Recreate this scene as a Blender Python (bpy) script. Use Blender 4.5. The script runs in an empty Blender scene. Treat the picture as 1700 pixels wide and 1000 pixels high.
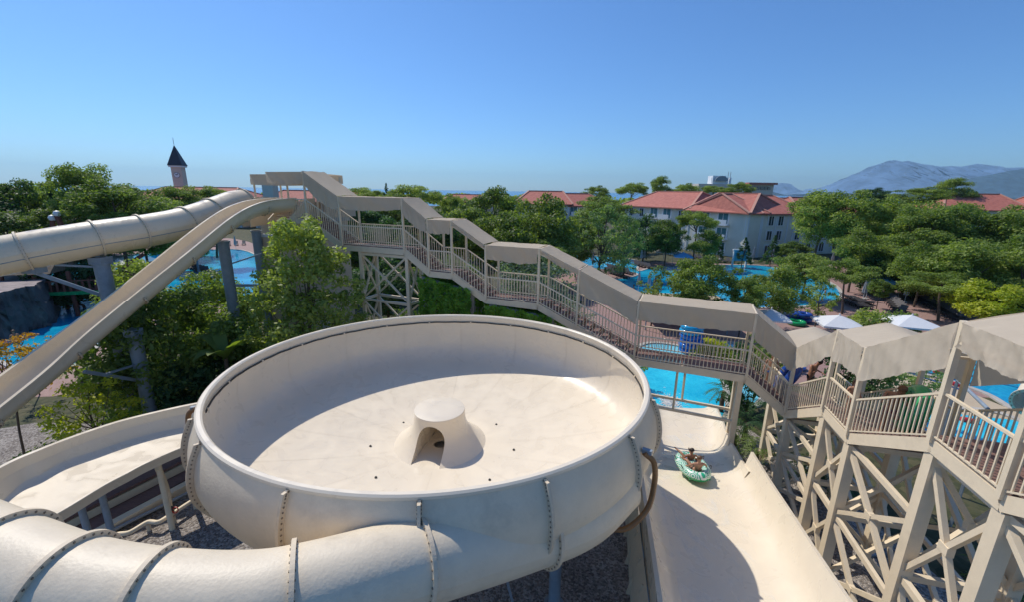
import bpy, bmesh, math, random
import numpy as np
from mathutils import Vector, Matrix
PI = math.pi
R = math.radians
random.seed(7); rng = np.random.default_rng(7)
S = bpy.context.scene
# ------------------------------------------------------------------ camera
CZ = 11.7
M3 = ((0.99989492, -0.01449648, 0.0), (0.003622, 0.24982715, -0.96828368), (0.01403671, 0.96818193, 0.2498534))
cd = bpy.data.cameras.new('camera'); cam = bpy.data.objects.new('camera', cd); S.collection.objects.link(cam)
cam.matrix_world = Matrix.Translation((0, 0, CZ)) @ Matrix(M3).to_4x4()
cd.sensor_width = 36; cd.lens = 712 / 1700 * 36; cd.clip_end = 60000; cd.clip_start = 0.1
S.camera = cam
# ------------------------------------------------------------------ sky and sun
SUN_EL, SUN_AZ = R(51.5), R(45)          # azimuth: degrees left of the view direction
W = bpy.data.worlds.new('World'); S.world = W; W.use_nodes = True
nt = W.node_tree; bg = nt.nodes['Background']
sky = nt.nodes.new('ShaderNodeTexSky'); sky.sky_type = 'NISHITA'; sky.sun_disc = False
sky.sun_elevation = SUN_EL; sky.sun_rotation = -SUN_AZ; sky.altitude = 0
sky.air_density = 1.0; sky.dust_density = 0.3; sky.ozone_density = 10.0
wb = nt.nodes.new('ShaderNodeMix'); wb.data_type = 'RGBA'; wb.blend_type = 'MULTIPLY'; wb.inputs[0].default_value = 1; wb.inputs[7].default_value = (0.71, 0.87, 0.99, 1)
nt.links.new(sky.outputs[0], wb.inputs[6]); nt.links.new(wb.outputs[2], bg.inputs[0]); bg.inputs[1].default_value = 0.088
sd = bpy.data.lights.new('sun', 'SUN'); sd.energy = 2.45; sd.angle = R(0.53); sd.color = (1, 0.94, 0.84)
sun = bpy.data.objects.new('sun', sd); S.collection.objects.link(sun)
sdir = Vector((-math.sin(SUN_AZ) * math.cos(SUN_EL), math.cos(SUN_AZ) * math.cos(SUN_EL), math.sin(SUN_EL)))
sun.rotation_euler = sdir.to_track_quat('Z', 'Y').to_euler(); sun.location = sdir * 60
S.view_settings.view_transform = 'Standard'; S.view_settings.look = 'None'
S.view_settings.exposure = 0.66; S.view_settings.gamma = 1; S.view_settings.use_curve_mapping = False
# ------------------------------------------------------------------ helpers
C = Vector((0, 0, CZ)); MM = Matrix(M3)
def ray(x, y): return MM @ Vector(((x - 850) / 712, -(y - 500) / 712, -1))
def G(x, y, z=0.0):
    r = ray(x, y); return C + r * ((z - CZ) / r.z)
def GY(x, y, Y):
    r = ray(x, y); return C + r * (Y / r.y)
V = Vector
def mat(name, col, rough=0.6, var=0.0, scale=3.0, bump=0.0, bscale=40.0, spec=0.5, metal=0.0, col2=None, trans=0.0, coat=0.0, stretch=None, stain=0.0, sheet=0):
    m = bpy.data.materials.new(name); m.use_nodes = True; n = m.node_tree; b = n.nodes['Principled BSDF']
    b.inputs['Base Color'].default_value = (*col, 1); b.inputs['Roughness'].default_value = rough
    b.inputs['Specular IOR Level'].default_value = spec; b.inputs['Metallic'].default_value = metal
    b.inputs['Coat Weight'].default_value = coat
    tc = n.nodes.new('ShaderNodeTexCoord'); co = tc.outputs['Object']
    if stretch:
        mp = n.nodes.new('ShaderNodeMapping'); mp.inputs['Scale'].default_value = stretch
        n.links.new(co, mp.inputs[0]); co = mp.outputs[0]
    if var or col2:
        no = n.nodes.new('ShaderNodeTexNoise'); no.inputs['Scale'].default_value = scale; no.inputs['Detail'].default_value = 6
        no.inputs['Roughness'].default_value = 0.65
        n.links.new(co, no.inputs['Vector'])
        rp = n.nodes.new('ShaderNodeValToRGB'); rp.color_ramp.elements[0].position = 0.32; rp.color_ramp.elements[1].position = 0.68
        c2 = col2 or tuple(min(1, c * (1 + var)) for c in col); c1 = col if col2 else tuple(c * (1 - var) for c in col)
        rp.color_ramp.elements[0].color = (*c1, 1); rp.color_ramp.elements[1].color = (*c2, 1)
        n.links.new(no.outputs[0], rp.inputs[0]); src = rp.outputs[0]
        if stain:
            n2 = n.nodes.new('ShaderNodeTexNoise'); n2.inputs['Scale'].default_value = 0.9; n2.inputs['Detail'].default_value = 9; n2.inputs['Roughness'].default_value = 0.75
            n.links.new(tc.outputs['Object'], n2.inputs['Vector'])
            r2 = n.nodes.new('ShaderNodeMapRange'); r2.inputs[1].default_value = 0.52; r2.inputs[2].default_value = 0.75; r2.inputs[4].default_value = stain
            n.links.new(n2.outputs[0], r2.inputs[0])
            mx = n.nodes.new('ShaderNodeMix'); mx.data_type = 'RGBA'; mx.inputs[7].default_value = (0.3, 0.25, 0.19, 1)
            n.links.new(r2.outputs[0], mx.inputs[0]); n.links.new(src, mx.inputs[6]); src = mx.outputs[2]
        n.links.new(src, b.inputs['Base Color'])
    if coat:
        nr = n.nodes.new('ShaderNodeTexNoise'); nr.inputs['Scale'].default_value = 1.7; nr.inputs['Detail'].default_value = 7; nr.inputs['Distortion'].default_value = 0.8; n.links.new(tc.outputs['Object'], nr.inputs['Vector'])
        mr = n.nodes.new('ShaderNodeMapRange'); mr.inputs[1].default_value = 0.35; mr.inputs[2].default_value = 0.65; mr.inputs[3].default_value = max(0.12, rough - 0.2); mr.inputs[4].default_value = rough + 0.15; n.links.new(nr.outputs[0], mr.inputs[0]); n.links.new(mr.outputs[0], b.inputs['Roughness'])
    if bump:
        nb = n.nodes.new('ShaderNodeTexNoise'); nb.inputs['Scale'].default_value = bscale; nb.inputs['Detail'].default_value = 5
        n.links.new(co, nb.inputs['Vector']); bp = n.nodes.new('ShaderNodeBump'); bp.inputs['Strength'].default_value = bump
        bp.inputs['Distance'].default_value = 0.05
        n.links.new(nb.outputs[0], bp.inputs['Height']); n.links.new(bp.outputs[0], b.inputs['Normal'])
    if trans:
        tr = n.nodes.new('ShaderNodeBsdfTranslucent'); tr.inputs[0].default_value = (*[min(1, c * 1.15) for c in (col2 or col)], 1)
        mx = n.nodes.new('ShaderNodeMixShader'); mx.inputs[0].default_value = trans
        n.links.new(b.outputs[0], mx.inputs[1]); n.links.new(tr.outputs[0], mx.inputs[2]); n.links.new(mx.outputs[0], n.nodes['Material Output'].inputs[0])
    return m
def leafmat(name, c1, c2, rough=0.5, trans=0.3, scale=0.8):
    m = bpy.data.materials.new(name); m.use_nodes = True; n = m.node_tree; b = n.nodes['Principled BSDF']
    g = n.nodes.new('ShaderNodeNewGeometry'); oi = n.nodes.new('ShaderNodeObjectInfo'); tc = n.nodes.new('ShaderNodeTexCoord')
    no = n.nodes.new('ShaderNodeTexNoise'); no.inputs['Scale'].default_value = scale; no.inputs['Detail'].default_value = 3
    n.links.new(tc.outputs['Object'], no.inputs['Vector'])
    a = n.nodes.new('ShaderNodeMath'); a.operation = 'MULTIPLY_ADD'; a.inputs[1].default_value = 0.5; n.links.new(g.outputs['Random Per Island'], a.inputs[0])
    s = n.nodes.new('ShaderNodeMath'); s.operation = 'MULTIPLY_ADD'; s.inputs[1].default_value = 1.3; s.inputs[2].default_value = -0.42
    n.links.new(no.outputs[0], s.inputs[0]); n.links.new(s.outputs[0], a.inputs[2])
    a2 = n.nodes.new('ShaderNodeMath'); a2.operation = 'MULTIPLY_ADD'; a2.inputs[1].default_value = 0.3; n.links.new(oi.outputs['Random'], a2.inputs[0]); n.links.new(a.outputs[0], a2.inputs[2])
    rp = n.nodes.new('ShaderNodeValToRGB'); rp.color_ramp.elements[0].color = (*c1, 1); rp.color_ramp.elements[1].color = (*c2, 1)
    rp.color_ramp.elements[0].position = 0.1; rp.color_ramp.elements[1].position = 1.0
    n.links.new(a2.outputs[0], rp.inputs[0]); n.links.new(rp.outputs[0], b.inputs['Base Color'])
    b.inputs['Roughness'].default_value = rough; b.inputs['Specular IOR Level'].default_value = 0.35
    tr = n.nodes.new('ShaderNodeBsdfTranslucent'); mx = n.nodes.new('ShaderNodeMixShader'); mx.inputs[0].default_value = trans
    gm = n.nodes.new('ShaderNodeMix'); gm.data_type = 'RGBA'; gm.blend_type = 'MULTIPLY'; gm.inputs[0].default_value = 1; gm.inputs[7].default_value = (1.5, 1.6, 0.5, 1)
    n.links.new(rp.outputs[0], gm.inputs[6]); n.links.new(gm.outputs[2], tr.inputs[0])
    n.links.new(b.outputs[0], mx.inputs[1]); n.links.new(tr.outputs[0], mx.inputs[2]); n.links.new(mx.outputs[0], n.nodes['Material Output'].inputs[0])
    return m
def tag(o, label=None, cat=None, group=None, kind=None):
    if label: o['label'] = label
    if cat: o['category'] = cat
    if group: o['group'] = group
    if kind: o['kind'] = kind
    return o
def empty(name, loc=(0, 0, 0), label=None, cat=None, group=None):
    o = bpy.data.objects.new(name, None); S.collection.objects.link(o); o.location = loc; o.empty_display_size = 0.3
    return tag(o, label, cat, group)
def origin_of(o):
    v = Vector((0, 0, 0))
    while o is not None: v += Vector(o.location); o = o.parent
    return v
def place(name, me, parent=None, loc=(0, 0, 0), rot=None):
    o = bpy.data.objects.new(name, me); S.collection.objects.link(o); o.parent = parent; o.location = loc
    if rot: o.rotation_euler = rot
    return o
def copy_tree(o, parent=None, loc=None, rotz=None, scale=None, label=None, group=None):
    c = o.copy(); S.collection.objects.link(c); c.parent = parent
    if loc is not None: c.location = loc
    if rotz is not None: c.rotation_euler = (0, 0, rotz)
    if scale is not None: c.scale = (scale, scale, scale) if not hasattr(scale, '__len__') else scale
    if label: c['label'] = label
    if group: c['group'] = group
    for ch in list(o.children): copy_tree(ch, c)
    return c
class MB:
    def __init__(s): s.v = []; s.f = []
    def add(s, vs, fs):
        k = len(s.v); s.v += [tuple(p) for p in vs]; s.f += [tuple(i + k for i in f) for f in fs]; return s
    def box(s, c, d, rz=0.0, m=None):
        x, y, z = d[0] / 2, d[1] / 2, d[2] / 2
        vs = [Vector((a * x, b * y, e * z)) for a in (-1, 1) for b in (-1, 1) for e in (-1, 1)]
        q = m or Matrix.Rotation(rz, 3, 'Z')
        return s.add([Vector(c) + q @ p for p in vs], [(0, 1, 3, 2), (4, 6, 7, 5), (0, 4, 5, 1), (2, 3, 7, 6), (0, 2, 6, 4), (1, 5, 7, 3)])
    def bar(s, a, b, w, h=None, up=(0, 0, 1)):
        a = Vector(a); b = Vector(b); h = h or w; t = (b - a).normalized(); u = Vector(up)
        if abs(t.dot(u)) > 0.98: u = Vector((0.42, -0.9, 0)).normalized() if abs(t.z) > 0.9 else Vector((1, 0, 0))
        sd_ = t.cross(u).normalized(); u = sd_.cross(t)
        vs = [p + sd_ * (i * w / 2) + u * (j * h / 2) for p in (a, b) for i, j in ((-1, -1), (1, -1), (1, 1), (-1, 1))]
        return s.add(vs, [(3, 2, 1, 0), (4, 5, 6, 7), (0, 1, 5, 4), (1, 2, 6, 5), (2, 3, 7, 6), (3, 0, 4, 7)])
    def tube(s, pts, r, n=10, caps=True, ends=None):
        pts = [Vector(p) for p in pts]; rs = r if hasattr(r, '__len__') else [r] * len(pts); vs = []; fs = []; pu = None
        for i, p in enumerate(pts):
            t = (pts[min(i + 1, len(pts) - 1)] - pts[max(i - 1, 0)]).normalized()
            if pu is None: pu = Vector((0, 0, 1)) if abs(t.z) < 0.9 else Vector((1, 0, 0))
            sd_ = t.cross(pu)
            sd_.normalize(); pu = sd_.cross(t).normalized()
            for k in range(n):
                a = 2 * PI * k / n; vs.append(p + (sd_ * math.cos(a) + pu * math.sin(a)) * rs[i])
        for i in range(len(pts) - 1):
            for k in range(n): fs.append((i * n + k, i * n + (k + 1) % n, (i + 1) * n + (k + 1) % n, (i + 1) * n + k))
        if caps: fs += [tuple(range(n))[::-1], tuple((len(pts) - 1) * n + k for k in range(n))]
        return s.add(vs, fs)
    def lathe(s, prof, c=(0, 0, 0), n=24, sx=1, sy=1, a0=0.0, a1=2 * PI, capb=False, capt=False):
        full = abs(a1 - a0 - 2 * PI) < 1e-6; m = n if full else n + 1; vs = []; fs = []
        for r, z in prof:
            for k in range(m):
                a = a0 + (a1 - a0) * k / n; vs.append((c[0] + r * sx * math.cos(a), c[1] + r * sy * math.sin(a), c[2] + z))
        for i in range(len(prof) - 1):
            for k in range(n):
                k2 = (k + 1) % m; fs.append((i * m + k, i * m + k2, (i + 1) * m + k2, (i + 1) * m + k))
        if capb: fs.append(tuple(range(m))[::-1])
        if capt: fs.append(tuple((len(prof) - 1) * m + k for k in range(m)))
        return s.add(vs, fs)
    def torus(s, c, R_, r, n=28, k=10, m=None, sx=1, sy=1):
        vs = []; fs = []
        for i in range(n):
            a = 2 * PI * i / n
            for j in range(k):
                b = 2 * PI * j / k; p = Vector(((R_ * sx + r * math.cos(b)) * math.cos(a), (R_ * sy + r * math.cos(b)) * math.sin(a), r * math.sin(b)))
                vs.append(Vector(c) + (m @ p if m else p))
        for i in range(n):
            for j in range(k): fs.append((i * k + j, ((i + 1) % n) * k + j, ((i + 1) % n) * k + (j + 1) % k, i * k + (j + 1) % k))
        return s.add(vs, fs)
    def grid(s, rows):
        m = len(rows[0]); vs = [p for r_ in rows for p in r_]
        return s.add(vs, [(i * m + j, i * m + j + 1, (i + 1) * m + j + 1, (i + 1) * m + j) for i in range(len(rows) - 1) for j in range(m - 1)])
    def prism(s, poly, z0, z1):
        n = len(poly); vs = [(p[0], p[1], z0) for p in poly] + [(p[0], p[1], z1) for p in poly]
        return s.add(vs, [tuple(range(n))[::-1], tuple(range(n, 2 * n))] + [(i, (i + 1) % n, n + (i + 1) % n, n + i) for i in range(n)])
    def mesh(s, name, m, smooth=False, off=(0, 0, 0)):
        me = bpy.data.meshes.new(name); o = Vector(off)
        me.from_pydata([Vector(p) - o for p in s.v], [], s.f); me.materials.append(m)
        if smooth:
            me.polygons.foreach_set('use_smooth', [True] * len(me.polygons))
            try: me.set_sharp_from_angle(angle=R(38 if smooth is True else smooth))
            except Exception: pass
        me.update(); return me
    def build(s, name, m, parent=None, smooth=False, label=None, kind=None):
        off = origin_of(parent) if parent else Vector((0, 0, 0))
        o = place(name, s.mesh(name, m, smooth, off), parent); return tag(o, label, kind=kind)
    def own(s, name, m, label, cat, smooth=False, group=None, base=None, kind=None):
        if base is None:
            xs = np.array([tuple(p) for p in s.v]); base = ((xs[:, 0].min() + xs[:, 0].max()) / 2, (xs[:, 1].min() + xs[:, 1].max()) / 2, xs[:, 2].min())
        o = place(name, s.mesh(name, m, smooth, base), None, base); return tag(o, label, cat, group, kind)
def catmull(P, n=8):
    P = [Vector(p) for p in P]; Q = [2 * P[0] - P[1]] + P + [2 * P[-1] - P[-2]]; out = []
    for i in range(1, len(Q) - 2):
        a, b, c, d = Q[i - 1:i + 3]
        for k in range(n):
            t = k / n; out.append(0.5 * ((2 * b) + (c - a) * t + (2 * a - 5 * b + 4 * c - d) * t * t + (3 * b - a - 3 * c + d) * t ** 3))
    return out + [P[-1]]
def frames(pts):
    out = []
    for i, p in enumerate(pts):
        t = (pts[min(i + 1, len(pts) - 1)] - pts[max(i - 1, 0)]).normalized(); sd_ = t.cross(Vector((0, 0, 1))).normalized(); out.append((p, t, sd_, sd_.cross(t)))
    return out
def sweep(mb, pts, prof, closed=False):
    rows = [[p + s_ * a + u * b for a, b in prof] for p, t, s_, u in frames(pts)]
    if closed: rows = [r_ + [r_[0]] for r_ in rows]
    return mb.grid(rows)
def pnoise(x, y, s=0):
    return (math.sin(x * 1.7 + s) * math.cos(y * 2.3 + s * 1.3) + 0.5 * math.sin(x * 4.1 + y * 3.3 + s * 2.1) + 0.3 * math.cos(x * 8.3 - y * 6.1 + s)) / 1.8
def noisy(x, s=0): return (math.sin(x * 1.3 + s) + math.sin(x * 2.9 + s * 2) * 0.6 + math.sin(x * 6.1 + s * 3) * 0.35) / 1.95
# ------------------------------------------------------------------ materials
m_fib = mat('cream_fibreglass', (0.79, 0.65, 0.455), 0.42, 0.035, 1.3, 0.05, 9, coat=0.15, stain=0.18)
m_bowl = mat('white_cream_fibreglass', (0.80, 0.695, 0.54), 0.4, 0.025, 0.8, 0.03, 7, coat=0.1, stain=0.05)
m_out = mat('weathered_fibreglass', (0.77, 0.655, 0.485), 0.5, 0.05, 2.0, 0.12, 18, stain=0.35)
m_flange = mat('tan_flange', (0.70, 0.58, 0.42), 0.6, 0.1, 6, 0.1, 30, stain=0.3)
m_bolt = mat('dark_bolt', (0.22, 0.17, 0.12), 0.5)
m_galv = mat('grey_painted_steel', (0.25, 0.30, 0.35), 0.45, 0.12, 4, stain=0.25)
m_paint = mat('cream_painted_steel', (0.79, 0.655, 0.465), 0.5, 0.05, 3, 0.05, 30, stain=0.25)
m_wood = mat('brown_deck_board', (0.20, 0.115, 0.095), 0.75, 0.25, 5, 0.2, 60, stretch=(1, 8, 1))
m_fab = mat('taupe_canvas', (0.60, 0.50, 0.37), 0.85, 0.05, 2, 0.12, 14, trans=0.33, col2=(0.65, 0.545, 0.41))
m_fab2 = mat('pale_canvas', (0.66, 0.565, 0.435), 0.85, 0.05, 2, 0.14, 12, trans=0.33, col2=(0.70, 0.60, 0.465))
m_wall = mat('tan_render', (0.64, 0.48, 0.33), 0.8, 0.06, 1.5, 0.1, 20, stain=0.2)
m_black = mat('black_rubber', (0.03, 0.028, 0.026), 0.6)
m_brownpipe = mat('brown_hose', (0.26, 0.13, 0.05), 0.4, 0.2, 3)
m_white = mat('white_paint', (0.75, 0.75, 0.74), 0.5, 0.03, 3)
m_dark = mat('dark_lounger_mesh', (0.035, 0.03, 0.032), 0.7, 0.2, 8)
m_stone = mat('pale_stone', (0.45, 0.42, 0.38), 0.8, 0.12, 2.5, 0.2, 20)
m_pink = None
m_skin = mat('skin', (0.42, 0.22, 0.14), 0.5, 0.06, 9)
m_skin2 = mat('tanned_skin', (0.33, 0.16, 0.095), 0.45, 0.06, 9)
m_hair = mat('dark_hair', (0.03, 0.018, 0.012), 0.5, 0.3, 40)
m_hairb = mat('brown_hair', (0.14, 0.07, 0.035), 0.5, 0.3, 40)
m_blue = mat('blue_vinyl', (0.01, 0.13, 0.5), 0.25, 0.15, 3, coat=0.3)
m_navy = mat('navy_vinyl', (0.01, 0.05, 0.28), 0.3, 0.2, 3, coat=0.3)
m_cyan = mat('turquoise_vinyl', (0.01, 0.33, 0.6), 0.22, 0.1, 3, coat=0.4)
m_green = mat('green_vinyl', (0.01, 0.32, 0.11), 0.3, 0.1, 3, coat=0.3)
m_roof = None
# ------------------------------------------------------------------ special materials
def nodes_of(name, rough):
    m = bpy.data.materials.new(name); m.use_nodes = True; n = m.node_tree; b = n.nodes['Principled BSDF']; b.inputs['Roughness'].default_value = rough
    tc = n.nodes.new('ShaderNodeTexCoord'); return m, n, b, tc
def ramp(n, src, stops):
    r_ = n.nodes.new('ShaderNodeValToRGB'); e = r_.color_ramp.elements
    while len(e) < len(stops): e.new(0.5)
    for el, (p, c) in zip(e, stops): el.position = p; el.color = (*c, 1)
    n.links.new(src, r_.inputs[0]); return r_.outputs[0]
def watermat(name, deep, light, scale=1.2, bump=0.25, rough=0.06):
    m, n, b, tc = nodes_of(name, rough)
    a = n.nodes.new('ShaderNodeTexNoise'); a.inputs['Scale'].default_value = scale * 0.12; a.inputs['Detail'].default_value = 3
    n.links.new(tc.outputs['Object'], a.inputs['Vector'])
    v = n.nodes.new('ShaderNodeTexNoise'); v.inputs['Scale'].default_value = scale * 1.6; v.inputs['Detail'].default_value = 4; v.inputs['Distortion'].default_value = 1.5
    n.links.new(tc.outputs['Object'], v.inputs['Vector'])
    ad = n.nodes.new('ShaderNodeMath'); ad.operation = 'MULTIPLY_ADD'; ad.inputs[1].default_value = 0.45; n.links.new(v.outputs[0], ad.inputs[0]); n.links.new(a.outputs[0], ad.inputs[2])
    n.links.new(ramp(n, ad.outputs[0], [(0.5, deep), (0.95, light)]), b.inputs['Base Color'])
    w = n.nodes.new('ShaderNodeTexNoise'); w.inputs['Scale'].default_value = scale * 4; w.inputs['Detail'].default_value = 4; n.links.new(tc.outputs['Object'], w.inputs['Vector'])
    bp = n.nodes.new('ShaderNodeBump'); bp.inputs['Strength'].default_value = bump; bp.inputs['Distance'].default_value = 0.06; n.links.new(w.outputs[0], bp.inputs['Height']); n.links.new(bp.outputs[0], b.inputs['Normal'])
    b.inputs['IOR'].default_value = 1.33; return m
m_pool = watermat('pool_water', (0.0, 0.20, 0.44), (0.02, 0.50, 0.72))
m_splash = watermat('splash_pool_water', (0.0, 0.34, 0.60), (0.05, 0.68, 0.88), 2.0, 0.5)
m_shallow = watermat('shallow_water', (0.05, 0.42, 0.60), (0.28, 0.66, 0.76), 2.0, 0.3)
m_sea = watermat('sea_water', (0.03, 0.16, 0.34), (0.05, 0.20, 0.40), 0.01, 0.1, 0.25)
def gravelmat(name, cs, scale, rough=0.9):
    m, n, b, tc = nodes_of(name, rough)
    v = n.nodes.new('ShaderNodeTexVoronoi'); v.inputs['Scale'].default_value = scale; n.links.new(tc.outputs['Object'], v.inputs['Vector'])
    no = n.nodes.new('ShaderNodeTexNoise'); no.inputs['Scale'].default_value = 0.7; no.inputs['Detail'].default_value = 6; n.links.new(tc.outputs['Object'], no.inputs['Vector'])
    sx = n.nodes.new('ShaderNodeSeparateColor'); n.links.new(v.outputs['Color'], sx.inputs[0])
    a = n.nodes.new('ShaderNodeMath'); a.operation = 'MULTIPLY_ADD'; a.inputs[1].default_value = 0.8; n.links.new(sx.outputs[0], a.inputs[0])
    a2 = n.nodes.new('ShaderNodeMath'); a2.operation = 'MULTIPLY_ADD'; a2.inputs[1].default_value = 0.7; a2.inputs[2].default_value = -0.25; n.links.new(no.outputs[0], a2.inputs[0]); n.links.new(a2.outputs[0], a.inputs[2])
    n.links.new(ramp(n, a.outputs[0], cs), b.inputs['Base Color'])
    bp = n.nodes.new('ShaderNodeBump'); bp.inputs['Strength'].default_value = 0.9; bp.inputs['Distance'].default_value = 0.04; bp.invert = True
    n.links.new(v.outputs['Distance'], bp.inputs['Height']); n.links.new(bp.outputs[0], b.inputs['Normal']); return m
m_gravel = gravelmat('gravel', [(0.0, (0.09, 0.075, 0.065)), (0.5, (0.25, 0.215, 0.19)), (1.0, (0.46, 0.42, 0.38))], 17)
m_ground = gravelmat('garden_soil', [(0.0, (0.03, 0.035, 0.012)), (0.5, (0.055, 0.06, 0.022)), (1.0, (0.11, 0.095, 0.045))], 3)
m_land = gravelmat('wooded_land', [(0.0, (0.02, 0.035, 0.015)), (0.5, (0.04, 0.06, 0.025)), (1.0, (0.08, 0.1, 0.04))], 0.12)
def pavemat(name, c1, c2, mortar, sc):
    m, n, b, tc = nodes_of(name, 0.8)
    v = n.nodes.new('ShaderNodeTexBrick'); v.inputs['Scale'].default_value = sc; v.inputs['Mortar Size'].default_value = 0.012
    v.inputs['Color1'].default_value = (*c1, 1); v.inputs['Color2'].default_value = (*c2, 1); v.inputs['Mortar'].default_value = (*mortar, 1)
    n.links.new(tc.outputs['Object'], v.inputs['Vector']); n.links.new(v.outputs[0], b.inputs['Base Color']); return m
m_pink = pavemat('pink_paving', (0.36, 0.225, 0.20), (0.31, 0.19, 0.17), (0.22, 0.15, 0.13), 1.5)
m_tan = mat('tan_pool_deck', (0.50, 0.40, 0.28), 0.7, 0.06, 1.2, 0.05, 20)
def roofmat():
    m, n, b, tc = nodes_of('terracotta_roof_tiles', 0.8)
    no = n.nodes.new('ShaderNodeTexNoise'); no.inputs['Scale'].default_value = 1.6; no.inputs['Detail'].default_value = 8; n.links.new(tc.outputs['Object'], no.inputs['Vector'])
    w = n.nodes.new('ShaderNodeTexWave'); w.bands_direction = 'Z'; w.inputs['Scale'].default_value = 2.2; w.inputs['Distortion'].default_value = 0.6; n.links.new(tc.outputs['Object'], w.inputs['Vector'])
    a = n.nodes.new('ShaderNodeMath'); a.operation = 'MULTIPLY_ADD'; a.inputs[1].default_value = 0.35; n.links.new(w.outputs[1], a.inputs[0]); n.links.new(no.outputs[0], a.inputs[2])
    n.links.new(ramp(n, a.outputs[0], [(0.3, (0.31, 0.09, 0.065)), (0.95, (0.54, 0.19, 0.14))]), b.inputs['Base Color'])
    bp = n.nodes.new('ShaderNodeBump'); bp.inputs['Strength'].default_value = 0.6; bp.inputs['Distance'].default_value = 0.08; n.links.new(w.outputs[1], bp.inputs['Height']); n.links.new(bp.outputs[0], b.inputs['Normal']); return m
m_roof = roofmat(); m_ridge = mat('pale_ridge_tile', (0.52, 0.27, 0.2), 0.8, 0.08, 2)
# ------------------------------------------------------------------ setting
def sheet(name, poly, z, m, kind='structure'):
    mb = MB(); mb.add([(p[0], p[1], z) for p in poly], [tuple(range(len(poly)))]); me = mb.mesh(name, m)
    if me.polygons[0].normal.z < 0: me.flip_normals()
    o = place(name, me); tag(o, kind=kind); return o
def px(poly, z=0): return [tuple(G(x, y, z)[:2]) for x, y in poly]
def smooth_poly(P, n=5):
    L = len(P); out = []
    for i in range(L):
        a, b, c, d = [Vector((*P[(i + k) % L][:2], 0)) for k in (-1, 0, 1, 2)]
        for k in range(n):
            t = k / n; p = 0.5 * ((2 * b) + (c - a) * t + (2 * a - 5 * b + 4 * c - d) * t * t + (3 * b - a - 3 * c + d) * t ** 3); out.append((p.x, p.y))
    return out
sheet('ground', [(-420, -60), (420, -60), (420, 330), (-420, 330)], -0.012, m_ground)
sheet('coastal_land', [(-420, 330), (420, 330), (9000, 3000), (9000, -60), (420, -60), (420, 329)], -0.5, m_land)
sheet('sea', [(-16000, -400), (16000, -400), (16000, 16000), (-16000, 16000)], -1.5, m_sea)
sheet('gravel', [(-30, -6), (14.5, -6), (13.5, 14), (12.2, 20), (6, 20), (-10, 19.3), (-24, 19.3), (-30, 16)], -0.006, m_gravel)
sheet('paving', [(4, 26.5), (60, 20), (95, 60), (70, 72), (30, 74), (6, 76), (0, 68), (8, 45), (4, 34)], -0.004, m_pink)
sheet('play_area_paving', smooth_poly(px([(-200, 640), (60, 660), (130, 640), (215, 590), (430, 505), (450, 420), (380, 395), (250, 400), (-200, 440)])), -0.004, m_pink)
def pool(poly, m=m_pool, kerb=True, name='pool', z=0.0, kc=None):
    P = smooth_poly(poly); sheet(name, P, z, m)
    if kerb:
        c = V((sum(p[0] for p in P) / len(P), sum(p[1] for p in P) / len(P), 0)); k = MB(); n = len(P)
        A = [V((p[0], p[1], 0)) for p in P]; O = []
        for i in range(n):
            t = (A[(i + 1) % n] - A[i - 1]).normalized(); nn = V((t.y, -t.x, 0))
            if nn.dot(A[i] - c) < 0: nn = -nn
            O.append(A[i] + nn * 0.35)
        vs = [(p.x, p.y, 0.09 + z) for p in A] + [(p.x, p.y, 0.09 + z) for p in O] + [(p.x, p.y, -0.02 + z) for p in A] + [(p.x, p.y, -0.02 + z) for p in O]
        fs = []
        for i in range(n):
            j = (i + 1) % n; fs += [(i, j, n + j, n + i), (i, 2 * n + i, 2 * n + j, j), (n + i, n + j, 3 * n + j, 3 * n + i)]
        k.add(vs, fs); tag(place('pool_edge', k.mesh('pool_edge', kc or m_stone)), kind='structure')
pool(px([(945, 424), (1000, 426), (1050, 431), (1062, 437), (1062, 450), (1100, 443), (1240, 440), (1300, 447), (1360, 462), (1392, 482), (1372, 505), (1240, 512), (1100, 505), (1050, 490), (1010, 474), (1000, 466), (1050, 460), (1058, 454), (1030, 449), (990, 446), (960, 440)]))
pool(px([(1064, 578), (1090, 572), (1140, 580), (1160, 592), (1140, 606), (1066, 600)]), m_shallow)
pool(px([(1185, 574), (1205, 571), (1245, 578), (1250, 600), (1215, 600)]), m_shallow)
pool(px([(1060, 612), (1120, 612), (1178, 618), (1198, 640), (1195, 700), (1100, 715), (1055, 700), (1035, 640)]), m_splash, name='splash_pool')
pool(px([(1460, 606), (1510, 596), (1620, 588), (1760, 590), (1790, 640), (1720, 690), (1640, 655), (1560, 628), (1500, 616)]), m_pool, name='lane_pool')
pool(px([(1500, 700), (1560, 682), (1660, 690), (1740, 735), (1700, 775), (1600, 745)]), m_splash)
pool(px([(-160, 575), (0, 600), (50, 622), (115, 612), (160, 575), (210, 545), (330, 505), (420, 488), (445, 445), (400, 415), (300, 418), (180, 426), (60, 440), (-160, 465)]))
pool(px([(1232, 640), (1255, 640), (1262, 655), (1252, 672), (1235, 668)]), m_shallow)
sheet('tan_deck', px([(1400, 620), (1500, 612), (1560, 632), (1700, 690), (1760, 730), (1700, 700), (1600, 690), (1500, 660), (1420, 650)]), 0.006, m_tan)
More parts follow.
